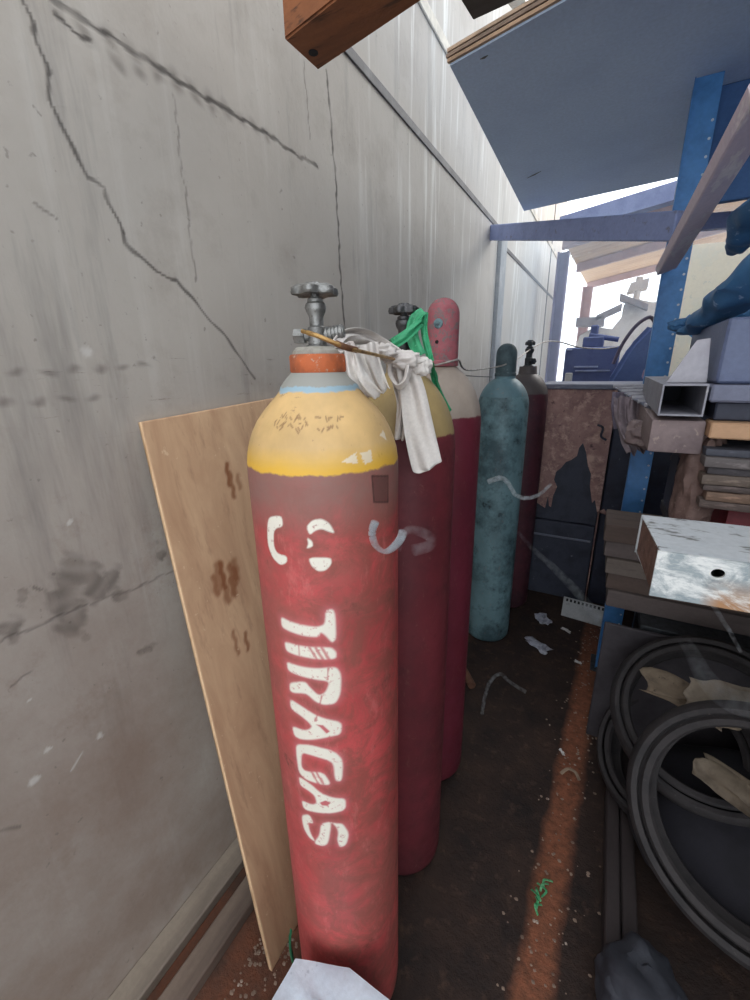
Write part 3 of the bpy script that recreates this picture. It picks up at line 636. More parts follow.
# ------------------------------------------------------------ blue slotted rack post
def post(x0, x1, y, z0, z1, label, first=True):
    root = thing('rack_post', label, 'rack post', ((x0+x1)/2, y, z0), 'blue slotted rack posts')
    bm = bmesh.new(); box(bm, (x0, y, z0), (x1, y+.003, z1), .0008); obj('front_flange', bm, steel_b, root)
    bm = bmesh.new(); box(bm, (x0, y+.003, z0), (x0+.003, y+.07, z1), .0008); box(bm, (x0-.002, y-.010, z0), (x0+.001, y+.004, z1), .0006); obj('side_flange', bm, steel_b, root)
    bm = bmesh.new(); box(bm, (x1-.003, y+.003, z0), (x1, y+.07, z1), .0008); obj('side_flange', bm, steel_b, root)
    n = int((z1-z0-.1)/.05) if first else 0; o = None
    for i in range(n):
        z = z0+.06+i*.05; xx = x1-.010
        if o is None:
            bm = bmesh.new(); cyl(bm, (xx, y-.0006, z), (xx, y+.001, z), .0042, n=10)
            o = obj('slot_hole', bm, worn('slot_light', (226, 240, 250)), root)
        else:
            c = o.copy(); c.parent = root; c.location = (0, 0, .05*i); COL.objects.link(c)
    bm = bmesh.new(); box(bm, ((x0+x1)/2-.06, y-.03, 0), ((x0+x1)/2+.06, y+.1, .008), .001)
    obj('foot_plate', bm, metal_black, root)
    return root
post(.116, .192, 2.0, .008, 2.293, 'blue slotted steel rack post rising behind the white channel to the board')
post(.72, .78, 2.0, .008, 2.293, 'blue slotted steel rack post at the far right inside the rack', False)
# diagonal brace plank from post upwards right
bm = bmesh.new(); p = aty(667, 272, 1.95); q = aty(737, 156, 1.2); d = q-p; q = p+d*1.25
sd_ = Vector((1, .2, .35)).normalized(); w_ = .030
nn = d.cross(sd_).normalized(); sd_ = nn.cross(d).normalized()
prism(bm, [p-sd_*w_, p+sd_*w_, p+sd_*w_+nn*.03, p-sd_*w_+nn*.03], q-p); bmesh.ops.bevel(bm, geom=bm.edges[:], offset=.003, segments=1, affect='EDGES')
tag(obj('brace_plank', bm, worn('mauve_plank', (224, 210, 222), (200, 190, 212), (232, 226, 232), scale=12, stretch=(.5, .12, .25), t3=(.54, .6))), 'mauve-grey plank with painted pale highlights slanting up to the right across the blue post', 'plank')  # pale highlights painted into the plank colour
# ------------------------------------------------------------ rusty cabinet behind the cylinders
YC = 2.62
def pc(u, v): p = aty(u, v, YC); return (p.x, YC, max(p.z, 0.0))
def rust_mat():
    s = NT('rusted_sheet'); co = s.coord()
    n = s.noise(co, 7, 8, .7, .4)
    c = s.mix(s.ramp(n, .35, .6), lin((176, 142, 134)), lin((140, 110, 108)))  # rust tones, lightened to hold the haze in the colour
    c = s.mix(s.ramp(s.noise(co, 14, 8, .75), .50, .62), c, lin((200, 168, 154)))
    c = s.mix(s.ramp(s.noise(co, 22, 6, .7), .60, .68), c, lin((84, 66, 70)))
    return s.bsdf(c, .85, bump=n, bs=.5, bd=.006, spec=.2)
rustm = rust_mat()
darkm = worn('dark_steel_inside', (54, 58, 74), (42, 44, 56), (88, 92, 104), scale=9, t3=(.66, .72), rough=.6)
greyst = worn('grey_steel_top', (128, 132, 148), (108, 112, 128), (160, 160, 166), scale=14, stretch=(.3, 1, 1), t3=(.6, .68), rough=.6)
insm = worn('blue_black_inside', (66, 70, 84), (50, 53, 66), (112, 116, 128), scale=8, t3=(.66, .74), rough=.6)
root = thing('rusty_cabinet', 'rust-eaten steel cabinet with a jagged hole in its front, beyond the teal cylinder', 'cabinet', (-.15, YC, 0))
xl, xr = pc(541, 400)[0], pc(616, 400)[0]
front = [(xl, YC, pc(541, 500)[2]), (xl, YC, 1.285), (xr, YC, 1.285), (xr, YC, pc(606, 512)[2]), pc(609, 516), pc(604, 509), pc(600, 511), pc(597, 512), pc(595, 500), pc(592, 503), pc(590, 486), pc(591, 474), pc(588, 466), pc(586, 452), pc(583, 443), pc(579, 448), pc(577, 456), pc(571, 460), pc(566, 462), pc(561, 468), pc(556, 472), pc(554, 480), pc(557, 487), pc(553, 496), pc(551, 507), pc(549, 506), pc(548, 496), pc(545, 508)]
front = [Vector(p) for p in front]
from mathutils.geometry import tessellate_polygon
bm = bmesh.new(); tri = tessellate_polygon([[Vector((p.x, p.z, 0)) for p in front]])
fa = [bm.verts.new(p) for p in front]; fb = [bm.verts.new(p+Vector((0, .004, 0))) for p in front]
for t in tri: bm.faces.new([fa[i] for i in t]); bm.faces.new([fb[i] for i in t][::-1])
for i in range(len(front)): bm.faces.new((fa[i], fa[(i+1) % len(front)], fb[(i+1) % len(front)], fb[i]))
obj('front_panel', bm, rustm, root, smooth=False)
for x in (xl, xr):
    bm = bmesh.new(); box(bm, (x-.003, YC+.005, 0), (x+.003, YC+.42, 1.285), .001); obj('side_panel', bm, rustm, root)
bm = bmesh.new(); box(bm, (xl, YC+.41, 0), (xr, YC+.42, 1.285), .001); obj('back_panel', bm, darkm, root)
bm = bmesh.new(); box(bm, (xl-.02, YC-.015, 1.285), (.34, YC+.45, 1.312), .004); obj('top_slab', bm, greyst, root)
bm = bmesh.new(); box(bm, (xl+.006, YC+.012, .0), (xr-.006, YC+.40, .50), .006); obj('lower_shade_box', bm, insm, root)  # closed boxes behind the hole, interior shade put into their colour
bm = bmesh.new(); box(bm, (xl+.006, YC+.016, .505), (xr-.006, YC+.40, 1.2), .006); obj('inner_shade_box', bm, insm, root)
bm = bmesh.new(); box(bm, (xl+.03, YC+.004, .40), (xr-.02, YC+.012, .412), .002); obj('drawer_lip', bm, greyst, root)
bm = bmesh.new(); tube(bm, [aty(598, 425, YC-.02), aty(603, 428, YC-.04), aty(601, 436, YC-.03), aty(606, 440, YC-.02)], .006, n=8); obj('broken_latch', bm, darkm, root)
# dark backing added for the dark area to its right, as a workbench
root = thing('bench_backing', 'dark backing added as a workbench body right of the rusty cabinet behind the blue post', 'workbench', (.6, YC+.25, 0))
bm = bmesh.new(); box(bm, (xr+.01, YC+.02, .0), (1.15, YC+.45, 1.27), .006); obj('bench_body', bm, darkm, root)
bm = bmesh.new(); box(bm, (.36, YC, 1.27), (1.15, YC+.47, 1.30), .004); obj('bench_top', bm, greyst, root)
# ------------------------------------------------------------ rack side: stack of boards
wood = [worn('board_wood_'+k, c, tuple(x*.8 for x in c), tuple(x*.6 for x in c), scale=12, stretch=(.12, 1, 1), rough=.85, bs=.5) for k, c in (('grey', (96, 86, 84)), ('brown', (88, 74, 68)), ('pale', (106, 96, 90)))]
zz = .50
bm = bmesh.new(); box(bm, (.20, 1.52, .53), (1.1, 1.92, .56), .003); root = thing('low_shelf', 'dark low steel shelf carrying the stack of weathered boards', 'shelf', (.6, 1.7, 0))
obj('shelf_plate', bm, metal_black, root)
for xx, yy in ((.24, 1.56), (1.06, 1.56), (.24, 1.88), (1.06, 1.88)):
    bm = bmesh.new(); box(bm, (xx-.02, yy-.02, 0), (xx+.02, yy+.02, .53), .002); obj('leg', bm, metal_black, root)
zz = .562; xs_ = [.092, .082, .072, .060, .052]
names = ['bottom board', 'second board from the bottom', 'middle board', 'second board from the top', 'top board']
for i in range(5):
    h = [.068, .062, .062, .06, .066][i]
    bm = bmesh.new(); box(bm, (xs_[i], 1.60+.01*(i % 2), zz), (.92, 1.78+.01*(i % 3), zz+h-.002), .005, seg=2); crumple(bm, .0015, 8, i)
    tag(obj('timber_board', bm, wood[i % 3]), names[i].capitalize()+' in the weathered stack left of and behind the white channel', 'board', 'stacked weathered boards on the low shelf'); zz += h
# white painted steel channel with hole
chm = worn('chipped_white_paint', (196, 200, 204), (176, 184, 190), (112, 112, 110), scale=9, stretch=(.5, 1, 1), t3=(.57, .66), rough=.55, bs=.4)
def chan_face():
    s = NT('scraped_white_face'); co = s.coord(); sep = s.n('ShaderNodeSeparateXYZ'); s.l(co, sep.inputs[0])
    n = s.noise(s.coord((.6, 1, 1)), 26, 8, .75, .6)
    c = s.mix(s.ramp(n, .42, .56), lin((222, 224, 222)), lin((150, 160, 164)))
    ring = s.ramp(s.noise(s.coord((.35, 1, 1.2)), 30, 6, .7), .50, .58)
    c = s.mix(s.math('MULTIPLY', ring, .6), c, lin((108, 124, 132)))
    r = s.math('MULTIPLY', s.ramp(sep.outputs[0], -.185, -.16), s.ramp(sep.outputs[2], .05, .01))
    c = s.mix(s.math('MULTIPLY', r, s.ramp(n, .35, .5)), c, lin((166, 124, 88)))
    return s.bsdf(c, .5, bump=n, bs=.4, bd=.002)
root = thing('steel_channel', 'white-painted steel box channel with a round hole, scraped front, nearest on the right', 'channel', (.34, .78, 1.078))
zt, zb_ = 1.154, 1.080
a = Vector((.098, .700, 0)); b = Vector((.082, .868, 0)); L = .75
yr = .022/.105  # the front edge runs slightly away from the camera to the right
def lx(p, l): return Vector((p.x+l, p.y+l*.06, 0))
bm = bmesh.new(); pts = [a, lx(a, L), lx(b, L), b]; prism(bm, [Vector((p.x, p.y, zt-.004)) for p in pts], (0, 0, .004)); bmesh.ops.bevel(bm, geom=bm.edges[:], offset=.0012, segments=1, affect='EDGES'); obj('top_face', bm, chm, root)
# front face with real round hole
hc = aty(717, 572, .706); hx, hz = hc.x, hc.z; hr = .0072
n = 28; ring = [(hx+hr*1.15*math.cos(2*PI*i/n), hz+hr*math.sin(2*PI*i/n)) for i in range(n)]
x0, x1 = .0945, .098+L
def yf(x): return .700+(x-.098)*.06
bm = bmesh.new()
inn = [bm.verts.new((x, yf(x), z)) for x, z in ring]
out = []
for i in range(n):
    t = 2*PI*i/n; dx, dz = math.cos(t), math.sin(t); 
    lim = min([(x1-hx)/dx if dx > 1e-6 else 9, (x0-hx)/dx if dx < -1e-6 else 9, (zt-hz)/dz if dz > 1e-6 else 9, (zb_-hz)/dz if dz < -1e-6 else 9])
    x, z = hx+dx*lim, hz+dz*lim; out.append(bm.verts.new((x, yf(x), z)))
for i in range(n): bm.faces.new((inn[i], inn[(i+1) % n], out[(i+1) % n], out[i]))
cor = {}
for cx_, cz_ in ((x0, zt), (x0, zb_), (x1, zt), (x1, zb_)):
    v = bm.verts.new((cx_, yf(cx_), cz_)); best = None
    for i in range(n):
        p, q = out[i].co, out[(i+1) % n].co
        onx_ = abs(p.x-cx_) < 1e-5 or abs(q.x-cx_) < 1e-5; onz_ = abs(p.z-cz_) < 1e-5 or abs(q.z-cz_) < 1e-5
        if onx_ and onz_ and not (abs(p.x-q.x) < 1e-6 or abs(p.z-q.z) < 1e-6): best = i
    if best is not None: bm.faces.new((out[best], out[(best+1) % n], v))
o = obj('front_face', bm, chan_face(), root, smooth=False); solid(o, .004, off=-1); o['label'] = 'scraped white front face with round hole'
bm = bmesh.new(); prism(bm, [(x0+.006, yf(x0)+.006, zb_), (x1, yf(x1)+.006, zb_), (x1, yf(x1)+.16, zb_), (x0-.01, yf(x0)+.16, zb_)], (0, 0, .004)); obj('bottom_face', bm, chm, root, smooth=False)
bm = bmesh.new(); prism(bm, [(b.x, b.y-.004, zb_), (x1, b.y-.004+L*.06, zb_), (x1, b.y+L*.06, zb_), (b.x, b.y, zb_)], (0, 0, zt-zb_-.004)); obj('back_face', bm, chm, root, smooth=False)
bm = bmesh.new(); prism(bm, [(x0+.002, yf(x0)+.004, zb_+.004), (x0+.002, yf(x0)+.004, zt-.004), (b.x+.003, b.y-.005, zt-.004), (b.x+.003, b.y-.005, zb_+.004)], (.003, 0, 0)); obj('end_plate', bm, worn('rust_end', (122, 94, 82), (88, 66, 58), (160, 150, 142), scale=40), root, smooth=False)['label'] = 'rusty end plate'
for k, xx in enumerate((.40, .56)):
    pass
root = thing('steel_trestle', 'plain steel trestle under the right end of the white channel, beyond the picture edge', 'trestle', (.77, .8, 0))
bm = bmesh.new(); box(bm, (.70, .72, 1.05), (.84, .92, 1.079), .003); obj('cross_bar', bm, metal_black, root)
for xx, yy in ((.715, .74), (.825, .74), (.715, .90), (.825, .90)):
    bm = bmesh.new(); box(bm, (xx-.012, yy-.012, 0), (xx+.012, yy+.012, 1.05), .002); obj('leg', bm, metal_black, root)
# ------------------------------------------------------------ upper stack on the rack: square tubes, sheets, bundle
shelf = thing('rack_shelf', 'dark rack shelf hidden behind the white channel, carrying tubes and sheets', 'shelf', (.65, 1.45, 0))
bm = bmesh.new(); box(bm, (.20, 1.05, .955), (1.15, 1.62, .985), .003); obj('shelf_plate', bm, worn('shelf_dark_paint', (48, 46, 54), (38, 36, 42)), shelf)
for xx, yy in ((.80, 1.03), (1.13, 1.03), (.80, 1.60), (1.13, 1.60)):
    bm = bmesh.new(); box(bm, (xx-.02, yy-.02, 0), (xx+.02, yy+.02, .955), .002); obj('leg', bm, steel_b, shelf)
bm = bmesh.new(); box(bm, (.262, 1.12, .987), (.80, 1.60, 1.118), .008, seg=2)
tag(obj('red_case', bm, worn('dull_red_paint', (132, 44, 54), (96, 34, 42), (70, 40, 44), scale=14, rough=.6)), 'dull red metal case just above the white channel at the right edge', 'case')
# layered bundle of old boards and sheets
lay = [((92, 80, 76), .018), ((120, 98, 84), .02), ((84, 74, 72), .014), ((104, 92, 84), .022), ((76, 72, 76), .016), ((98, 92, 92), .022), ((70, 72, 82), .016)]
zz = 1.119; x0_ = .200
wordn = ['lowest', 'second lowest', 'third lowest', 'middle', 'third highest', 'second highest', 'highest']
rs = random.Random(11)
for i, (c, h) in enumerate(lay):
    m_ = worn('layer_'+wordn[i].replace(' ', '_'), c, tuple(x*.78 for x in c), tuple(min(255, x*1.35) for x in c), scale=16, stretch=(.25, 1, 1), t3=(.58, .68), bs=.6)
    bm = bmesh.new(); xx = x0_+rs.uniform(-.006, .012); box(bm, (xx, 1.085+rs.uniform(-.012, .012), zz), (.82, 1.62, zz+h-.001), .003, seg=2)
    bmesh.ops.subdivide_edges(bm, edges=[e for e in bm.edges if abs(e.verts[0].co.x-e.verts[1].co.x) > .3], cuts=14); crumple(bm, .0015, 14, i)
    tag(obj('old_board', bm, m_), wordn[i].capitalize()+' sheet of the worn layered bundle above the red case', 'board', 'layered bundle of old boards on the rack'); zz += h
zt_ = zz
# stained brown rag hanging left of bundle
bm = bmesh.new(); blob(bm, (.21, 1.17, 1.145), (.042, .05, .15), amp=.35, scale=3, seed=3, sub=4)
tag(obj('stained_rag', bm, worn('brown_rag', (120, 98, 92), (88, 68, 64), (142, 122, 114), scale=26)), 'brown stained rag stuffed left of the layered bundle beneath the square tubes', 'rag')
bm = bmesh.new(); zo = zt_+.003; pts_ = [aty(704, 437, 1.085)]
root = thing('timber_batten', 'orange-brown sawn timber batten between dark gap and layered bundle at right edge', 'batten', (.5, 1.1, zo))
z1_ = aty(704, 438, 1.09).z; z2_ = aty(704, 422, 1.09).z
bm = bmesh.new(); box(bm, (.193, 1.085, z1_), (.80, 1.16, z2_), .003); obj('timber', bm, worn('orange_timber', (186, 148, 116), (150, 112, 84), (120, 88, 68), scale=10, stretch=(.15, 1, 1)), root)
bm = bmesh.new(); box(bm, (.30, 1.2, zt_), (.78, 1.5, z1_+.03), .004)
tag(obj('packing_block', bm, darkm), 'dark packing block behind the orange-brown batten', 'block')
z3_ = aty(704, 402, 1.10).z; z4_ = aty(704, 385, 1.10).z
bm = bmesh.new(); box(bm, (.200, 1.12, z2_+.001), (.80, 1.55, z3_-.001), .003)
tag(obj('slab_or_gap_fill', bm, darkm), 'dark recessed filler for the shaded gap above the orange-brown batten', 'slab')  # dark block stands in for the shade of the gap
bm = bmesh.new(); box(bm, (.183, 1.095, z3_), (.80, 1.58, z4_), .004)
tag(obj('slab_or_gap_fill', bm, worn('blue_grey_slab', (118, 122, 142), (100, 104, 124), scale=8)), 'pale blue-grey steel slab under the blue-grey steel tank', 'slab')
z5_ = aty(713, 318, 1.12).z
bm = bmesh.new(); box(bm, (.190, 1.12, z4_+.001), (.80, 1.58, z5_), .012, seg=3)
tag(obj('steel_tank', bm, worn('blue_grey_tank', (98, 108, 138), (84, 94, 124), (120, 124, 146), scale=7, rough=.5)), 'blue-grey steel tank on the slab at the right edge, below the blue tarpaulin', 'tank')
# square hollow tubes pointing at the camera
tubem = worn('grey_tube_steel', (150, 150, 160), (128, 128, 138), (176, 174, 178), scale=14, rough=.55)
def sqtube(y, u0, v0, u1, v1, th, L, label, mats, group=None):
    p = aty(u0, v0, y); q = aty(u1, v1, y); x0, x1, z1, z0 = p.x, q.x, p.z, q.z
    dx = -.0
    root = thing('square_tube', label, 'tube', ((x0+x1)/2, y+L/2, z0), 'square hollow tubes on the rack')
    for nm, lo, hi in (('top_wall', (x0, y, z1-th), (x1, y+L, z1)), ('bottom_wall', (x0, y, z0), (x1, y+L, z0+th)), ('side_wall', (x0, y, z0+th), (x0+th, y+L, z1-th)), ('side_wall', (x1-th, y, z0+th), (x1, y+L, z1-th))):
        bm = bmesh.new(); box(bm, lo, hi, .0008); obj(nm, bm, mats, root)
    bm = bmesh.new(); box(bm, (x0+th, y+L*.6, z0+th), (x1-th, y+L*.62, z1-th)); obj('end_stop', bm, darkm, root)
    return x0, x1, z0, z1
t1 = sqtube(1.10, 663, 384, 703, 417, .004, .60, 'upper square steel tube, open dark end facing out, left of slab', tubem)
woody = worn('mauve_brown_wood', (134, 118, 118), (108, 94, 96), (164, 148, 140), scale=12, stretch=(1, .15, 1))
p = aty(652, 419, 1.12); q = aty(700, 455, 1.12)
bm = bmesh.new(); box(bm, (p.x, 1.12, q.z), (q.x, 1.70, p.z-.001), .006, seg=2); crumple(bm, .002, 10, 3)
tag(obj('timber_block', bm, woody), 'mauve-brown squared timber lying directly under the square steel tube', 'timber')
# its supports back on the shelf
bm = bmesh.new(); box(bm, (.202, 1.46, .987), (.255, 1.60, q.z-.002), .004); tag(obj('support_block', bm, darkm), 'dark block on the rack shelf under the back of the mauve-brown timber', 'block')
# bent grey sheet on the upper tube
bm = bmesh.new(); y_ = 1.16
pts = [aty(666, 382.5, y_), aty(707, 382.5, y_), aty(711, 338, y_), aty(697, 340, y_)]
prism(bm, pts, (0, .004, 0)); bmesh.ops.bevel(bm, geom=bm.edges[:], offset=.0008, segments=1, affect='EDGES')
tag(obj('sheet_offcut', bm, worn('pale_sheet', (176, 174, 182), (160, 158, 168), scale=10)), 'pale grey slanted sheet offcut standing on the upper square tube', 'sheet')
# ribbed tread plate sticking out to the left
root = thing('ribbed_plate', 'grey ribbed metal plate jutting out left of the square tubes', 'plate', aty(640, 400, 1.55))
gA = aty(616, 389, 1.9); gB = aty(657, 389, 1.9); gC = aty(655, 411, 1.30); gD = aty(618, 391, 1.80)
zg = 1.325
A_ = Vector((.020, 1.88, 1.322)); B_ = Vector((.155, 1.88, 1.322)); C_ = Vector((.120, 1.26, 1.296)); D_ = Vector((.104, 1.30, 1.297))
A_ = aty(614, 388, 1.88); B_ = aty(660, 387, 1.88); C_ = aty(660, 412, 1.35); D_ = aty(653, 412, 1.35)
bm = bmesh.new(); prism(bm, [D_, C_, B_, A_], (0, 0, .004)); obj('plate', bm, greyst, root, smooth=False)
for i in range(8):
    t = i/7; p = D_.lerp(A_, t); q = C_.lerp(B_, t)
    bm = bmesh.new(); tube(bm, [p+Vector((-.004, 0, .006)), q+Vector((0, 0, .006))], .0065, n=8, sm=False); obj('rib', bm, worn('rib_pale', (176, 176, 184)) if i == 0 else bpy.data.materials['rib_pale'], root)
# grey drapery under the plate
bm = bmesh.new(); ribbon(bm, [aty(631, 396, 1.60), aty(629, 415, 1.58), aty(634, 435, 1.56), aty(640, 452, 1.5)], lambda t: .10-.03*t, (1, -.3, 0), folds=3, amp=.012, seed=9, nw=24)
tag(solid(obj('draped_cloth', bm, worn('grey_brown_cloth', (136, 124, 130), (110, 98, 104), (164, 156, 160), scale=14, rough=.95), ang=180), .003, 1), 'grey-brown cloth hanging beneath the ribbed plate', 'cloth')
bm = bmesh.new(); ribbon(bm, [aty(620, 392, 1.72), aty(618, 408, 1.72), aty(621, 428, 1.72)], lambda t: .05-.01*t, (1, -.3, 0), folds=2, amp=.008, seed=3, nw=16)
tag(solid(obj('draped_cloth', bm, worn('mauve_cloth', (126, 118, 134), (104, 96, 112), scale=14, rough=.95), ang=180), .003, 1), 'small mauve cloth end hanging at the left tip of the ribbed plate', 'cloth')
bm = bmesh.new(); blob(bm, aty(648, 434, 1.42), (.055, .06, .045), amp=.3, scale=3, seed=6); tag(obj('cloth_bundle', bm, bpy.data.materials['mauve_brown_wood']), 'bunched mauve-brown cloth below the right end of the ribbed plate', 'cloth')
# ------------------------------------------------------------ tarpaulin and props upper right
tarpm = worn('blue_tarpaulin', (66, 112, 156), (50, 92, 136), (150, 172, 206), scale=9, t3=(.62, .70), rough=.5, fine=40)
root = thing('tarpaulin_bundle', 'crumpled blue tarpaulin bundle at the upper right edge, below the overhead board', 'tarpaulin', aty(735, 280, 1.4))
def limb(name, P, r, flat=.6, seed=0, n=18, amp=.012):
    bm = bmesh.new(); tube(bm, P, r, n=n, flat=flat, k=10); crumple(bm, amp, 22, seed); obj(name, bm, tarpm, root)
limb('rolled_edge', [aty(682, 333, 1.5), aty(697, 326, 1.45), aty(719, 309, 1.35), aty(745, 287, 1.25), aty(782, 255, 1.15)], lambda t: .016+.034*min(1, t*1.6), seed=1)
limb('fold', [aty(704, 342, 1.62), aty(726, 326, 1.62), aty(752, 306, 1.62), aty(795, 285, 1.62)], lambda t: .02+.05*min(1, t*2), seed=2)
limb('fold', [aty(730, 252, 1.6), aty(744, 238, 1.5), aty(758, 215, 1.42), aty(790, 190, 1.3)], lambda t: .012+.04*min(1, t*2), seed=3)
bm = bmesh.new(); blob(bm, aty(683, 325, 1.52), (.035, .03, .018), amp=.2, seed=5); obj('tied_end', bm, tarpm, root)
for j, (ua, va, ub, vb) in enumerate(((683, 312, 708, 338),)):
    bm = bmesh.new(); a_ = aty(ua, va+8, 1.75); b_ = aty(ub, vb, 1.68); d = (b_-a_); s_ = d.cross(Vector((0, 1, 0))).normalized()*.022
    prism(bm, [a_-s_, a_+s_, b_+s_, b_-s_], (0, .006, 0)); tag(obj('flat_bar', bm, steel_b), 'short blue flat bar slanting down right from the blue post, before the cream panel', 'bar')
bm = bmesh.new(); p = [aty(663, 385, 3.05), aty(672, 285, 3.05), aty(690, 245, 3.05), aty(790, 235, 3.05), aty(790, 385, 3.05)]
for q_ in (p[0], p[-1]): q_.z = 1.302
prism(bm, p, (0, .012, 0)); bmesh.ops.bevel(bm, geom=bm.edges[:], offset=.002, segments=1, affect='EDGES')
cpm = worn('cream_panel_paint', (250, 246, 232), (232, 238, 234), (196, 212, 214), scale=5, t2=(.5, .56), t3=(.62, .66))
nt = cpm.node_tree; pb_ = [n for n in nt.nodes if n.type == 'BSDF_PRINCIPLED'][0]; om_ = [n for n in nt.nodes if n.type == 'OUTPUT_MATERIAL'][0]
tl_ = nt.nodes.new('ShaderNodeBsdfTranslucent'); tl_.inputs[0].default_value = (.95, .93, .86, 1); mx_ = nt.nodes.new('ShaderNodeMixShader'); mx_.inputs[0].default_value = .6
nt.links.new(pb_.outputs[0], mx_.inputs[1]); nt.links.new(tl_.outputs[0], mx_.inputs[2]); nt.links.new(mx_.outputs[0], om_.inputs[0])
tag(obj('cream_panel', bm, cpm), 'cream board standing on the workbench behind blue post and tarpaulin', 'panel')
bm = bmesh.new(); pts = [aty(684, 231, 2.9), aty(800, 222, 2.9)]; d = pts[1]-pts[0]
prism(bm, [pts[0], pts[0]+Vector((0, 0, .07)), pts[0]+Vector((0, .04, .07)), pts[0]+Vector((0, .04, 0))], d)
tag(obj('shelf_rail', bm, beam_m), 'dark blue-grey rail right of the blue post, above the cream board', 'rail')
# ------------------------------------------------------------ tyres and clutter low right
rub = worn('dull_rubber', (54, 50, 51), (40, 38, 40), (70, 66, 66), scale=20, t3=(.64, .70), rough=.75, bs=.4)
def tyre(c, nrm, r, w, label, mat=rub):
    root = thing('rubber_tyre', label, 'tyre', Vector(c)-Vector((0, 0, r*.6)), 'worn rubber tyres heaped under the rack')
    M = align(nrm).to_3x3()
    # open carcass: outer tread band and two beads, seen as two rims with a groove between
    bm = bmesh.new()
    lathe(bm, [(r*.99, -w*.42), (r, -w*.1), (r, w*.2), (r*.97, w*.45), (r*.93, w*.55), (r*.885, w*.50), (r*.885, w*.42), (r*.92, w*.42), (r*.955, w*.1), (r*.955, -w*.35)], c=c, n=96, M=M, close=True); obj('tread', bm, mat, root)
    bm = bmesh.new()
    lathe(bm, [(r*.865, w*.30), (r*.865, w*.42), (r*.84, w*.50), (r*.79, w*.46), (r*.775, w*.36), (r*.80, w*.28)], c=c, n=96, M=M, close=True); obj('bead', bm, mat, root)
    bm = bmesh.new()
    lathe(bm, [(r*.95, -w*.40), (r*.86, -w*.50), (r*.78, -w*.46), (r*.78, -w*.38), (r*.88, -w*.38), (r*.945, -w*.30)], c=c, n=96, M=M, close=True); obj('bead', bm, mat, root)
    return root
tyre((.425, .985, .425), (-.34, -.78, .52), .262, .085, 'nearest worn black tyre, leaning largest at the lower right')
tyre((.373, 1.29, .432), (-.20, -.62, .76), .245, .075, 'middle worn black tyre lying behind the nearest one with rags in it')
tyre((.335, 1.34, .225), (-.55, -.40, .72), .235, .09, 'lowest worn black tyre, seen low beside the floor edge')
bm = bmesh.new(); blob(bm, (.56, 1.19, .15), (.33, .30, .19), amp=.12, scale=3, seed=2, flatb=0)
tag(obj('dark_fill', bm, worn('dark_blue_fill', (34, 33, 40), (26, 25, 30), scale=10, rough=.9)), 'big dark bulging mass added on the floor to fill the darkness inside the tyres', 'sack')  # added dark mass that fills the darkness and carries the tyres
# cardboard and rags lying on the tyres
cardm = worn('soiled_card', (122, 108, 92), (92, 80, 68), (70, 60, 50), scale=20, rough=.9)
def scrap(name, c, w, h, rot, mat, label, cat, seed, tilt=.35, grp=None, amp=.012):
    bm = bmesh.new(); bmesh.ops.create_grid(bm, x_segments=14, y_segments=10, size=.5)
    M = Matrix.Translation(c) @ Matrix.Rotation(rot, 4, 'Z') @ Matrix.Rotation(tilt, 4, 'X') @ Matrix.Diagonal((w, h, 1, 1))
    for v in bm.verts:
        k = noise.noise_vector(Vector((v.co.x*2.5, v.co.y*2.5, seed*3.1))); v.co = v.co + Vector((k.x*.12, k.y*.12, 0)); v.co = M @ v.co; v.co += k*amp
    return tag(solid(obj(name, bm, mat, ang=40), .0015), label, cat, grp)
scrap('card_scrap', (.30, 1.20, .545), .19, .09, -.35, cardm, 'crumpled brown cardboard strip, leftmost scrap lying inside the middle tyre', 'cardboard', 1, .5, amp=.02)
scrap('card_scrap', (.38, 1.20, .57), .20, .09, .1, worn('pale_card', (138, 126, 112), (104, 92, 80), scale=16), 'paler cardboard sheet lying behind the top of the nearest tyre', 'cardboard', 2, .5, amp=.015)
scrap('card_scrap', (.41, 1.06, .44), .16, .07, -.5, worn('dim_card', (104, 92, 78), (70, 60, 50), scale=16), 'dull brown card flap poking out inside the nearest tyre', 'cardboard', 3, .6, amp=.02)
bm = bmesh.new(); blob(bm, (.235, .76, .075), (.085, .10, .08), amp=.25, scale=3, seed=8, flatb=0)
tag(obj('grey_sack', bm, worn('grey_sack_cloth', (60, 62, 70), (46, 46, 54), scale=12)), 'small grey-blue sack slumped on the floor at the bottom right', 'sack')
for i, (x, y0, y1, h) in enumerate(((.185, .66, 1.30, .06), (.225, .70, 2.2, .05), (.185, 1.52, 2.35, .07))):
    bm = bmesh.new(); box(bm, (x-.018, y0, 0), (x+.018, y1, h), .004)
    tag(obj('steel_section', bm, worn('dark_section_'+'abc'[i], (62, 54, 54), (48, 42, 42), scale=10, stretch=(1, .2, 1))), ('nearest dark steel bar lying along the right edge of the rust-red floor strip', 'inner dark steel bar lying under the tyres, right of the nearest bar', 'farther dark steel bar on the floor below the weathered boards')[i], 'steel bar')
# dim side board below boards
bm = bmesh.new(); p = [aty(606, 603, 1.66), aty(668, 600, 1.66), aty(668, 660, 1.66), aty(604, 648, 1.66)]
bm = bmesh.new(); box(bm, (.093, 1.488, .060), (.60, 1.503, .555), .003)
tag(obj('grey_board', bm, worn('dim_grey_board', (66, 62, 66), (52, 48, 52), scale=9)), 'dim grey board standing on edge under the low shelf', 'board')
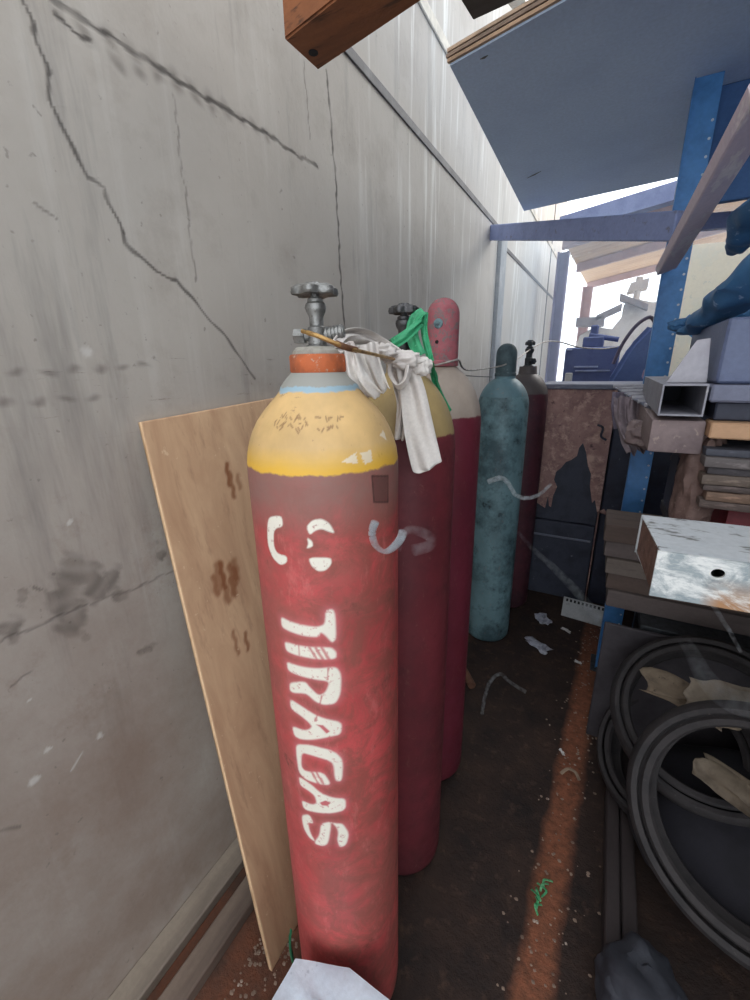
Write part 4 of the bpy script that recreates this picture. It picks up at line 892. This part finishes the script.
# ------------------------------------------------------------ litter on the floor
def flp(u, v, z=0.0): return atz(u, v, z)
root_p = flp(584, 611, .04)
pa, pb = flp(561, 615, 0), flp(606, 628, 0)
d = (pb-pa); L = d.length; d.normalize(); root = thing('slotted_strip', 'pale grey metal strip with a row of slots lying before the rusty cabinet', 'strip', pa.lerp(pb, .5))
up_ = Vector((.02, .25, .97)).normalized()
bm = bmesh.new(); prism(bm, [pa, pb, pb+up_*.115, pa+up_*.115], (d.cross(up_))*.003); obj('strip', bm, worn('pale_galvanised', (176, 178, 180), (156, 158, 162), (120, 120, 122), scale=14), root, smooth=False)
o = None
for i in range(11):
    q = pa+d*(L*(.06+.088*i))+up_*.092-d.cross(up_)*.001
    bm = bmesh.new(); prism(bm, [q, q+d*.011, q+d*.011+up_*.016, q+up_*.016], d.cross(up_)*.005); obj('slot', bm, DARK, root, smooth=False)
foil = worn('silvery_wrapper', (176, 178, 190), (120, 118, 130), (220, 220, 226), scale=40, rough=.35)
for i, (u, v, w, h, r, lb) in enumerate(((543, 618, .075, .09, .3, 'crumpled pale wrapper on the floor, upper one, left of the slotted strip'), (538, 645, .13, .06, -.45, 'crumpled pale wrapper on the floor, lower one, nearer the camera'))):
    p = flp(u, v, .012); scrap('foil_wrapper', p, w, h, r, foil, lb, 'wrapper', 5+i, .1, amp=.014)
white = worn('white_paper', (216, 214, 210), (190, 188, 184), scale=30)
for i, (u, v, w, h, r, lb) in enumerate(((566, 630, .05, .022, -.4, 'small white paper scrap just below the slotted strip'), (578, 662, .03, .018, -.2, 'tiny white paper flake on the rust-red floor strip'), (562, 752, .028, .008, -.9, 'thin white sliver on the floor left of the rust-red strip'))):
    p = flp(u, v, .006); scrap('paper_scrap', p, w, h, r, white, lb, 'paper scrap', 9+i, .05, amp=.004)
bm = bmesh.new(); p = flp(570, 776, .0); tube(bm, [p+Vector((-.03, -.01, .006)), p+Vector((-.01, .012, .016)), p+Vector((.015, .012, .014)), p+Vector((.03, -.008, .006))], .006, n=8, flat=.5)
tag(obj('metal_hook', bm, worn('hook_rust', (150, 128, 108), (110, 88, 72), scale=30)), 'small curled scrap of metal on the rust-red floor strip', 'metal scrap')
p = flp(541, 905, 0); bm = bmesh.new()
for i in range(7):
    a = p+Vector((random.uniform(-.012, .012), -.03+.012*i, .004)); tube(bm, [a, a+Vector((random.uniform(-.015, .015), .01, .018)), a+Vector((random.uniform(-.02, .02), .025, .006))], .003, n=6, flat=.4)
tag(obj('green_twine', bm, worn('green_twine_fibre', (54, 140, 88), (130, 190, 140), scale=60), ), 'tangle of green twine on the left edge of the rust-red floor strip', 'twine', kind=None)
bm = bmesh.new(); rs = random.Random(4); 
for i in range(420):
    y = rs.uniform(.5, 2.5); x = rs.gauss(.045*y, .05); s_ = rs.uniform(.0012, .005)
    if rs.random() < .3: x = rs.uniform(-.62, -.52); y = rs.uniform(.25, .5)
    v = bmesh.ops.create_icosphere(bm, subdivisions=1, radius=s_)['verts']
    for q in v: q.co = Vector((q.co.x*rs.uniform(.7, 1.6)+x, q.co.y+y, q.co.z*.6+s_*.4))
tag(obj('gravel', bm, worn('grit', (150, 128, 112), (90, 72, 62), (210, 200, 190), scale=9)), 'loose grit and crumbs scattered over the floor and along the rust-red strip', 'grit', kind='stuff')
bm = bmesh.new(); p0 = flp(462, 676, .02); cyl(bm, p0+Vector((-.05, .10, .0)), p0+Vector((.06, -.04, 0)), .018, n=14)
tag(obj('brown_stick', bm, worn('stick_brown', (120, 84, 66), (90, 62, 50), scale=20)), 'short brown stick on the floor at the foot of the teal cylinder', 'stick')
# ------------------------------------------------------------ background yard
mach = worn('blue_shadow_machine', (100, 112, 156), (84, 94, 136), (110, 118, 150), scale=7, rough=.6)
root = thing('drawer_machine', 'dark blue-grey drawer unit beyond the rusty cabinet, with pale drawer edges', 'drawer unit', (-.15, 3.7, 0))
xa, xb = aty(562, 380, 3.6).x, aty(616, 380, 3.6).x; zt2 = aty(590, 347, 3.6).z
bm = bmesh.new(); box(bm, (xa, 3.6, 0), (xb, 4.0, zt2), .01); obj('unit_body', bm, mach, root)
for u0, u1, v in ((574, 598, 367), (575, 610, 371), (566, 572, 350)):
    p = aty(u0, v, 3.59); q = aty(u1, v, 3.59); bm = bmesh.new(); box(bm, (p.x, 3.585, p.z-.006), (q.x, 3.60, p.z+.006), .002); obj('drawer_edge', bm, worn('drawer_edge_pale', (170, 180, 210)), root)
p = aty(568, 377, 3.58); bm = bmesh.new(); box(bm, (p.x-.02, 3.56, p.z-.045), (p.x+.03, 3.60, p.z+.03), .006); obj('label_plate', bm, white, root)
bm = bmesh.new(); box(bm, (aty(583, 340, 3.7).x, 3.7, zt2), (aty(604, 340, 3.7).x, 3.86, zt2+.075), .008); box(bm, (aty(589, 340, 3.7).x, 3.74, zt2+.07), (aty(597, 340, 3.7).x, 3.82, zt2+.16), .01); cyl(bm, (xa+.14, 3.75, zt2+.09), (xa+.34, 3.75, zt2+.05), .018)
tag(obj('bench_vice', bm, mach), 'small blue-grey vice-like fitting on top of the drawer unit', 'vice')
bm = bmesh.new()
pk = aty(652, 322, 3.3); A_ = aty(607, 385, 3.3); A_.z = 0; B_ = aty(672, 385, 3.3); B_.z = 0
prism(bm, [A_+Vector((-.1, 0, 0)), A_+Vector((.0, 0, 1.3)), aty(630, 345, 3.3), pk, Vector((B_.x+.1, B_.y, pk.z-.1)), B_+Vector((.1, 0, 0))], (0, .25, 0))
bmesh.ops.bevel(bm, geom=bm.edges[:], offset=.03, segments=3, affect='EDGES')
tag(obj('covered_heap', bm, worn('slate_cover', (102, 124, 176), (88, 108, 160), (100, 116, 160), scale=5)), 'slate-blue covered heap with a sloping left side, left of the blue post', 'heap')
bm = bmesh.new(); tube(bm, [aty(613, 364, 3.25), aty(622, 345, 3.25), aty(634, 328, 3.25), aty(645, 319, 3.25), aty(652, 318, 3.25), aty(657, 328, 3.25)], .011, n=10)
tag(obj('hose', bm, worn('mauve_hose', (112, 104, 126), scale=9)), 'thin curved hose arching up over the slate-blue covered heap', 'hose')
bm = bmesh.new(); pq = aty(650, 376, 2.9); blob(bm, (pq.x, 2.9, 1.357), (.04, .04, .046), amp=.06, seed=1)
tag(obj('pink_can', bm, worn('pinkish_can', (176, 150, 176))), 'small pinkish rounded object on the bench, left of the blue post foot', 'can')
pale = worn('sunlit_scrap', (240, 232, 224), (218, 208, 202), (248, 244, 238), scale=6)
def quadslab(name, pts, dy, label, cat, mat=pale, grp=None):
    bm = bmesh.new(); prism(bm, pts, (0, dy, 0)); bmesh.ops.bevel(bm, geom=bm.edges[:], offset=.01, segments=1, affect='EDGES'); return tag(obj(name, bm, mat), label, cat, grp)
y = 6.4
g = [aty(573, 352, y), aty(580, 335, y), aty(596, 326, y), aty(612, 330, y), aty(622, 318, y), aty(624, 304, y), aty(636, 298, y), aty(652, 303, y), aty(670, 300, y), aty(690, 330, y), aty(690, 360, y)]
quadslab('scrap_heap', [Vector((g[0].x, y, 0))]+g+[Vector((g[-1].x, y, 0))], 1.2, 'pale sunlit scrap heap beyond the drawer unit under the far roof', 'scrap heap')
for i, (ua, va, ub, vb, w, lb) in enumerate(((596, 318, 622, 306, .03, 'pale plank lying across the sunlit scrap heap, at its left'), (576, 322, 604, 321, .05, 'pale level plank at the left foot of the sunlit scrap heap'), (620, 296, 648, 307, .03, 'pale plank sloping down right on top of the sunlit scrap heap'))):
    a_ = aty(ua, va, 6.25); b_ = aty(ub, vb, 6.25); bm = bmesh.new(); s_ = Vector((0, 0, w)); prism(bm, [a_-s_, a_+s_, b_+s_, b_-s_], (0, .25, 0)); tag(obj('scrap_plank', bm, worn('scrap_plank_'+'abc'[i], (168, 158, 160), (146, 136, 140), scale=6)), lb, 'plank')
root = thing('old_chair_frame', 'pale upturned metal stool shape silhouetted on the far scrap heap', 'stool', aty(636, 300, 6.5))
bm = bmesh.new(); a_ = aty(627, 292, 6.5); b_ = aty(648, 287, 6.5); prism(bm, [a_, b_, b_+Vector((0, 0, .1)), a_+Vector((.03, 0, .1))], (0, .3, 0)); obj('stool_seat', bm, pale, root, smooth=False)
bm = bmesh.new(); cyl(bm, aty(636, 300, 6.6), aty(640, 277, 6.6), .04, n=10); obj('stem', bm, pale, root)
# far shed: roof sheets on rafters, columns
slope = .17; roofm = worn('tan_roof_sheet', (238, 206, 172), (222, 184, 148), (246, 224, 196), scale=5, stretch=(.3, 1, 1))
def roofz(x, y): return 2.66+slope*(x+.5)+.048*(y-5.0)
nx, ny = 2, 260
bm = bmesh.new(); rows = []
for j in range(ny+1):
    y = 5.0+4.6*j/ny; o_ = .032*math.sin(j/ny*4.6/.20*2*PI)
    rows.append([bm.verts.new((x, y, roofz(x, y)+o_)) for x in (-.62, .2, 1.2, 2.8)])
for r0, r1 in zip(rows, rows[1:]):
    for k in range(3): bm.faces.new((r0[k], r0[k+1], r1[k+1], r1[k]))
root = thing('shed_roof', 'tan corrugated roof of the far open shed seen from underneath', 'roof', (0, 5, 2.7))
o = obj('roof_sheet', bm, roofm, root, ang=60); solid(o, .004)
for y in (5.1, 6.9, 9.3):
    bm = bmesh.new(); prism(bm, [Vector((-.6, y, roofz(-.6, y)-.13)), Vector((-.6, y, roofz(-.6, y)-.03)), Vector((-.6, y+.07, roofz(-.6, y)-.03)), Vector((-.6, y+.07, roofz(-.6, y)-.13))], (3.4, 0, 3.4*slope)); obj('rafter', bm, worn('rafter_mauve', (190, 160, 158), (172, 142, 142), scale=6), root, smooth=False)
bm = bmesh.new(); prism(bm, [Vector((-.62, 4.86, 2.60)), Vector((-.62, 4.86, 2.74)), Vector((-.62, 5.0, 2.74)), Vector((-.62, 5.0, 2.60))], (3.4, 0, 3.4*.14)); obj('fascia', bm, worn('fascia_blue_grey', (128, 138, 172), (112, 122, 156), scale=6), root, smooth=False)
for i, (x, y, w, lb, c) in enumerate(((-.60, 5.3, .11, 'mauve-grey steel column at the end of the concrete wall under the far roof', (140, 132, 160)), (-.56, 9.0, .16, 'reddish far column at the left of the bright opening', (168, 136, 134)))):
    bm = bmesh.new(); zt3 = roofz(x, y)-.13
    box(bm, (x-w/2, y-w/2, 0), (x-w/2+.02, y+w/2, zt3), .003); box(bm, (x-w/2+.02, y-.01, 0), (x+w/2-.02, y+.01, zt3), .002); box(bm, (x+w/2-.02, y-w/2, 0), (x+w/2, y+w/2, zt3), .003)
    tag(obj('steel_column', bm, worn('column_paint_'+'ab'[i], c, tuple(x*.9 for x in c), scale=5)), lb, 'column')
# pale wall far away closing the yard
bm = bmesh.new(); box(bm, (.75, 8.6, 0), (5, 8.8, 2.4), .01); struct(obj('wall_far', bm, worn('cream_far_wall', (222, 214, 196), (206, 198, 182), scale=2)))
# ------------------------------------------------------------ unseen light blockers added on the right, hanging blue sheet
dk = worn('dark_light_block', (70, 66, 70), (56, 54, 58), scale=4)
bm = bmesh.new(); box(bm, (1.25, -.5, 0), (1.30, 3.6, 3.2)); struct(obj('light_block_right', bm, dk, smooth=False))  # unseen wall added to keep the right side dark
bm = bmesh.new(); box(bm, (.25, .3, 3.2), (1.35, 3.6, 3.24)); struct(obj('light_block_top', bm, dk, smooth=False))  # unseen slab added to block sky light from above

bm = bmesh.new(); p = aty(730, 202, 2.12); box(bm, (.195, 2.10, p.z), (1.1, 2.13, 2.298), .003)
tag(obj('blue_panel', bm, worn('deep_blue_panel', (74, 112, 164), (62, 98, 146), scale=5)), 'deep blue sheet hanging under the overhead board, right of the blue post', 'sheet')
# ------------------------------------------------------------ smoke
def smoke_mat(name, dens, col=(.86, .94, 1.0)):
    s = NT(name); v = s.n('ShaderNodeVolumePrincipled'); v.inputs['Color'].default_value = (*col, 1); v.inputs['Anisotropy'].default_value = .2
    n = s.noise(s.coord(), 60, 4, .6); s.l(s.ramp(n, .38, .66, dens*.1, dens), v.inputs['Density'])
    s.l(v.outputs[0], s.out.inputs['Volume']); return s.m
def wisp(P, r, dens, label, flat=1.0):
    bm = bmesh.new(); tube(bm, P, r, n=14, k=8, flat=flat); crumple(bm, .0015, 40, 2)
    o = obj('smoke_wisp', bm, smoke_mat('smoke_'+str(len(bpy.data.materials)), dens)); return tag(o, label, 'smoke', kind='stuff')
wisp([aty(u, v, .36) for u, v in ((375, 522), (372, 534), (376, 546), (384, 552), (392, 549), (400, 540), (403, 531))], lambda t: .0026+.0022*abs(math.cos(t*PI)), 420, 'bright curl of white smoke before the right side of the nearest cylinder')
wisp([aty(u, v, .37) for u, v in ((398, 550), (402, 538), (408, 530), (418, 531), (430, 538), (428, 546), (414, 550))], lambda t: .0035+.003*t, 24, 'faint trailing smoke loop between the first and second cylinders')
wisp([aty(u, v, 1.6) for u, v in ((488, 482), (500, 478), (508, 483), (516, 495), (528, 498), (540, 494), (551, 484))], lambda t: .011-.005*t, 85, 'blue-white smoke wisp curling across the teal cylinder')
wisp([aty(u, v, 1.3) for u, v in ((482, 714), (485, 696), (490, 682), (500, 674), (510, 682), (526, 692))], lambda t: .007, 24, 'pale smoke wisp arching above the floor near the teal cylinder foot')
wisp([aty(u, v, 1.5) for u, v in ((518, 532), (534, 550), (552, 566), (575, 590), (600, 620))], lambda t: .006+.014*t, 9, 'faint straight smoke trail drifting down before the rusty cabinet')
wisp([aty(u, v, .75) for u, v in ((706, 597), (714, 606), (724, 622), (734, 640), (741, 652))], lambda t: .0045-.002*t, 60, 'thin bright smoke streak below the white channel')
wisp([aty(u, v, .78) for u, v in ((684, 640), (694, 656), (702, 672), (714, 688), (730, 700), (752, 706))], lambda t: .010+.012*t, 6, 'soft bluish smoke puff drifting above the tyres')

bm = bmesh.new(); box(bm, (-.80, 4.05, .002), (1.2, 4.85, 2.5))
sm_ = NT('thin_haze'); v_ = sm_.n('ShaderNodeVolumePrincipled'); v_.inputs['Color'].default_value = (.62, .80, 1, 1); v_.inputs['Density'].default_value = .34; v_.inputs['Anisotropy'].default_value = .45
sm_.l(v_.outputs[0], sm_.out.inputs['Volume'])
tag(obj('haze', bm, sm_.m, smooth=False), 'thin bluish smoke haze hanging in the bright yard opening before the far roof', 'haze', kind='stuff')
# ------------------------------------------------------------ light
w = bpy.data.worlds.new('sky'); SC.world = w; w.use_nodes = True
bg = w.node_tree.nodes['Background']; bg.inputs[0].default_value = (.91, .955, 1.0, 1); bg.inputs[1].default_value = 2.0
sun_d = bpy.data.lights.new('sun', 'SUN'); sun_d.energy = 1.6; sun_d.angle = math.radians(30); sun_d.color = (1, .96, .9)
sun = bpy.data.objects.new('sun', sun_d); COL.objects.link(sun)
sd = Vector((.42, 1.0, .85)).normalized(); sun.matrix_world = Matrix.Translation((3, 8, 6)) @ sd.to_track_quat('Z', 'Y').to_matrix().to_4x4()
SC.view_settings.view_transform = 'Standard'; SC.view_settings.look = 'None'; SC.view_settings.gamma = 1; SC.view_settings.exposure = 0.25
SC.view_settings.use_curve_mapping = False
SC.cycles.use_denoising = True
SC.cycles.volume_bounces = 1
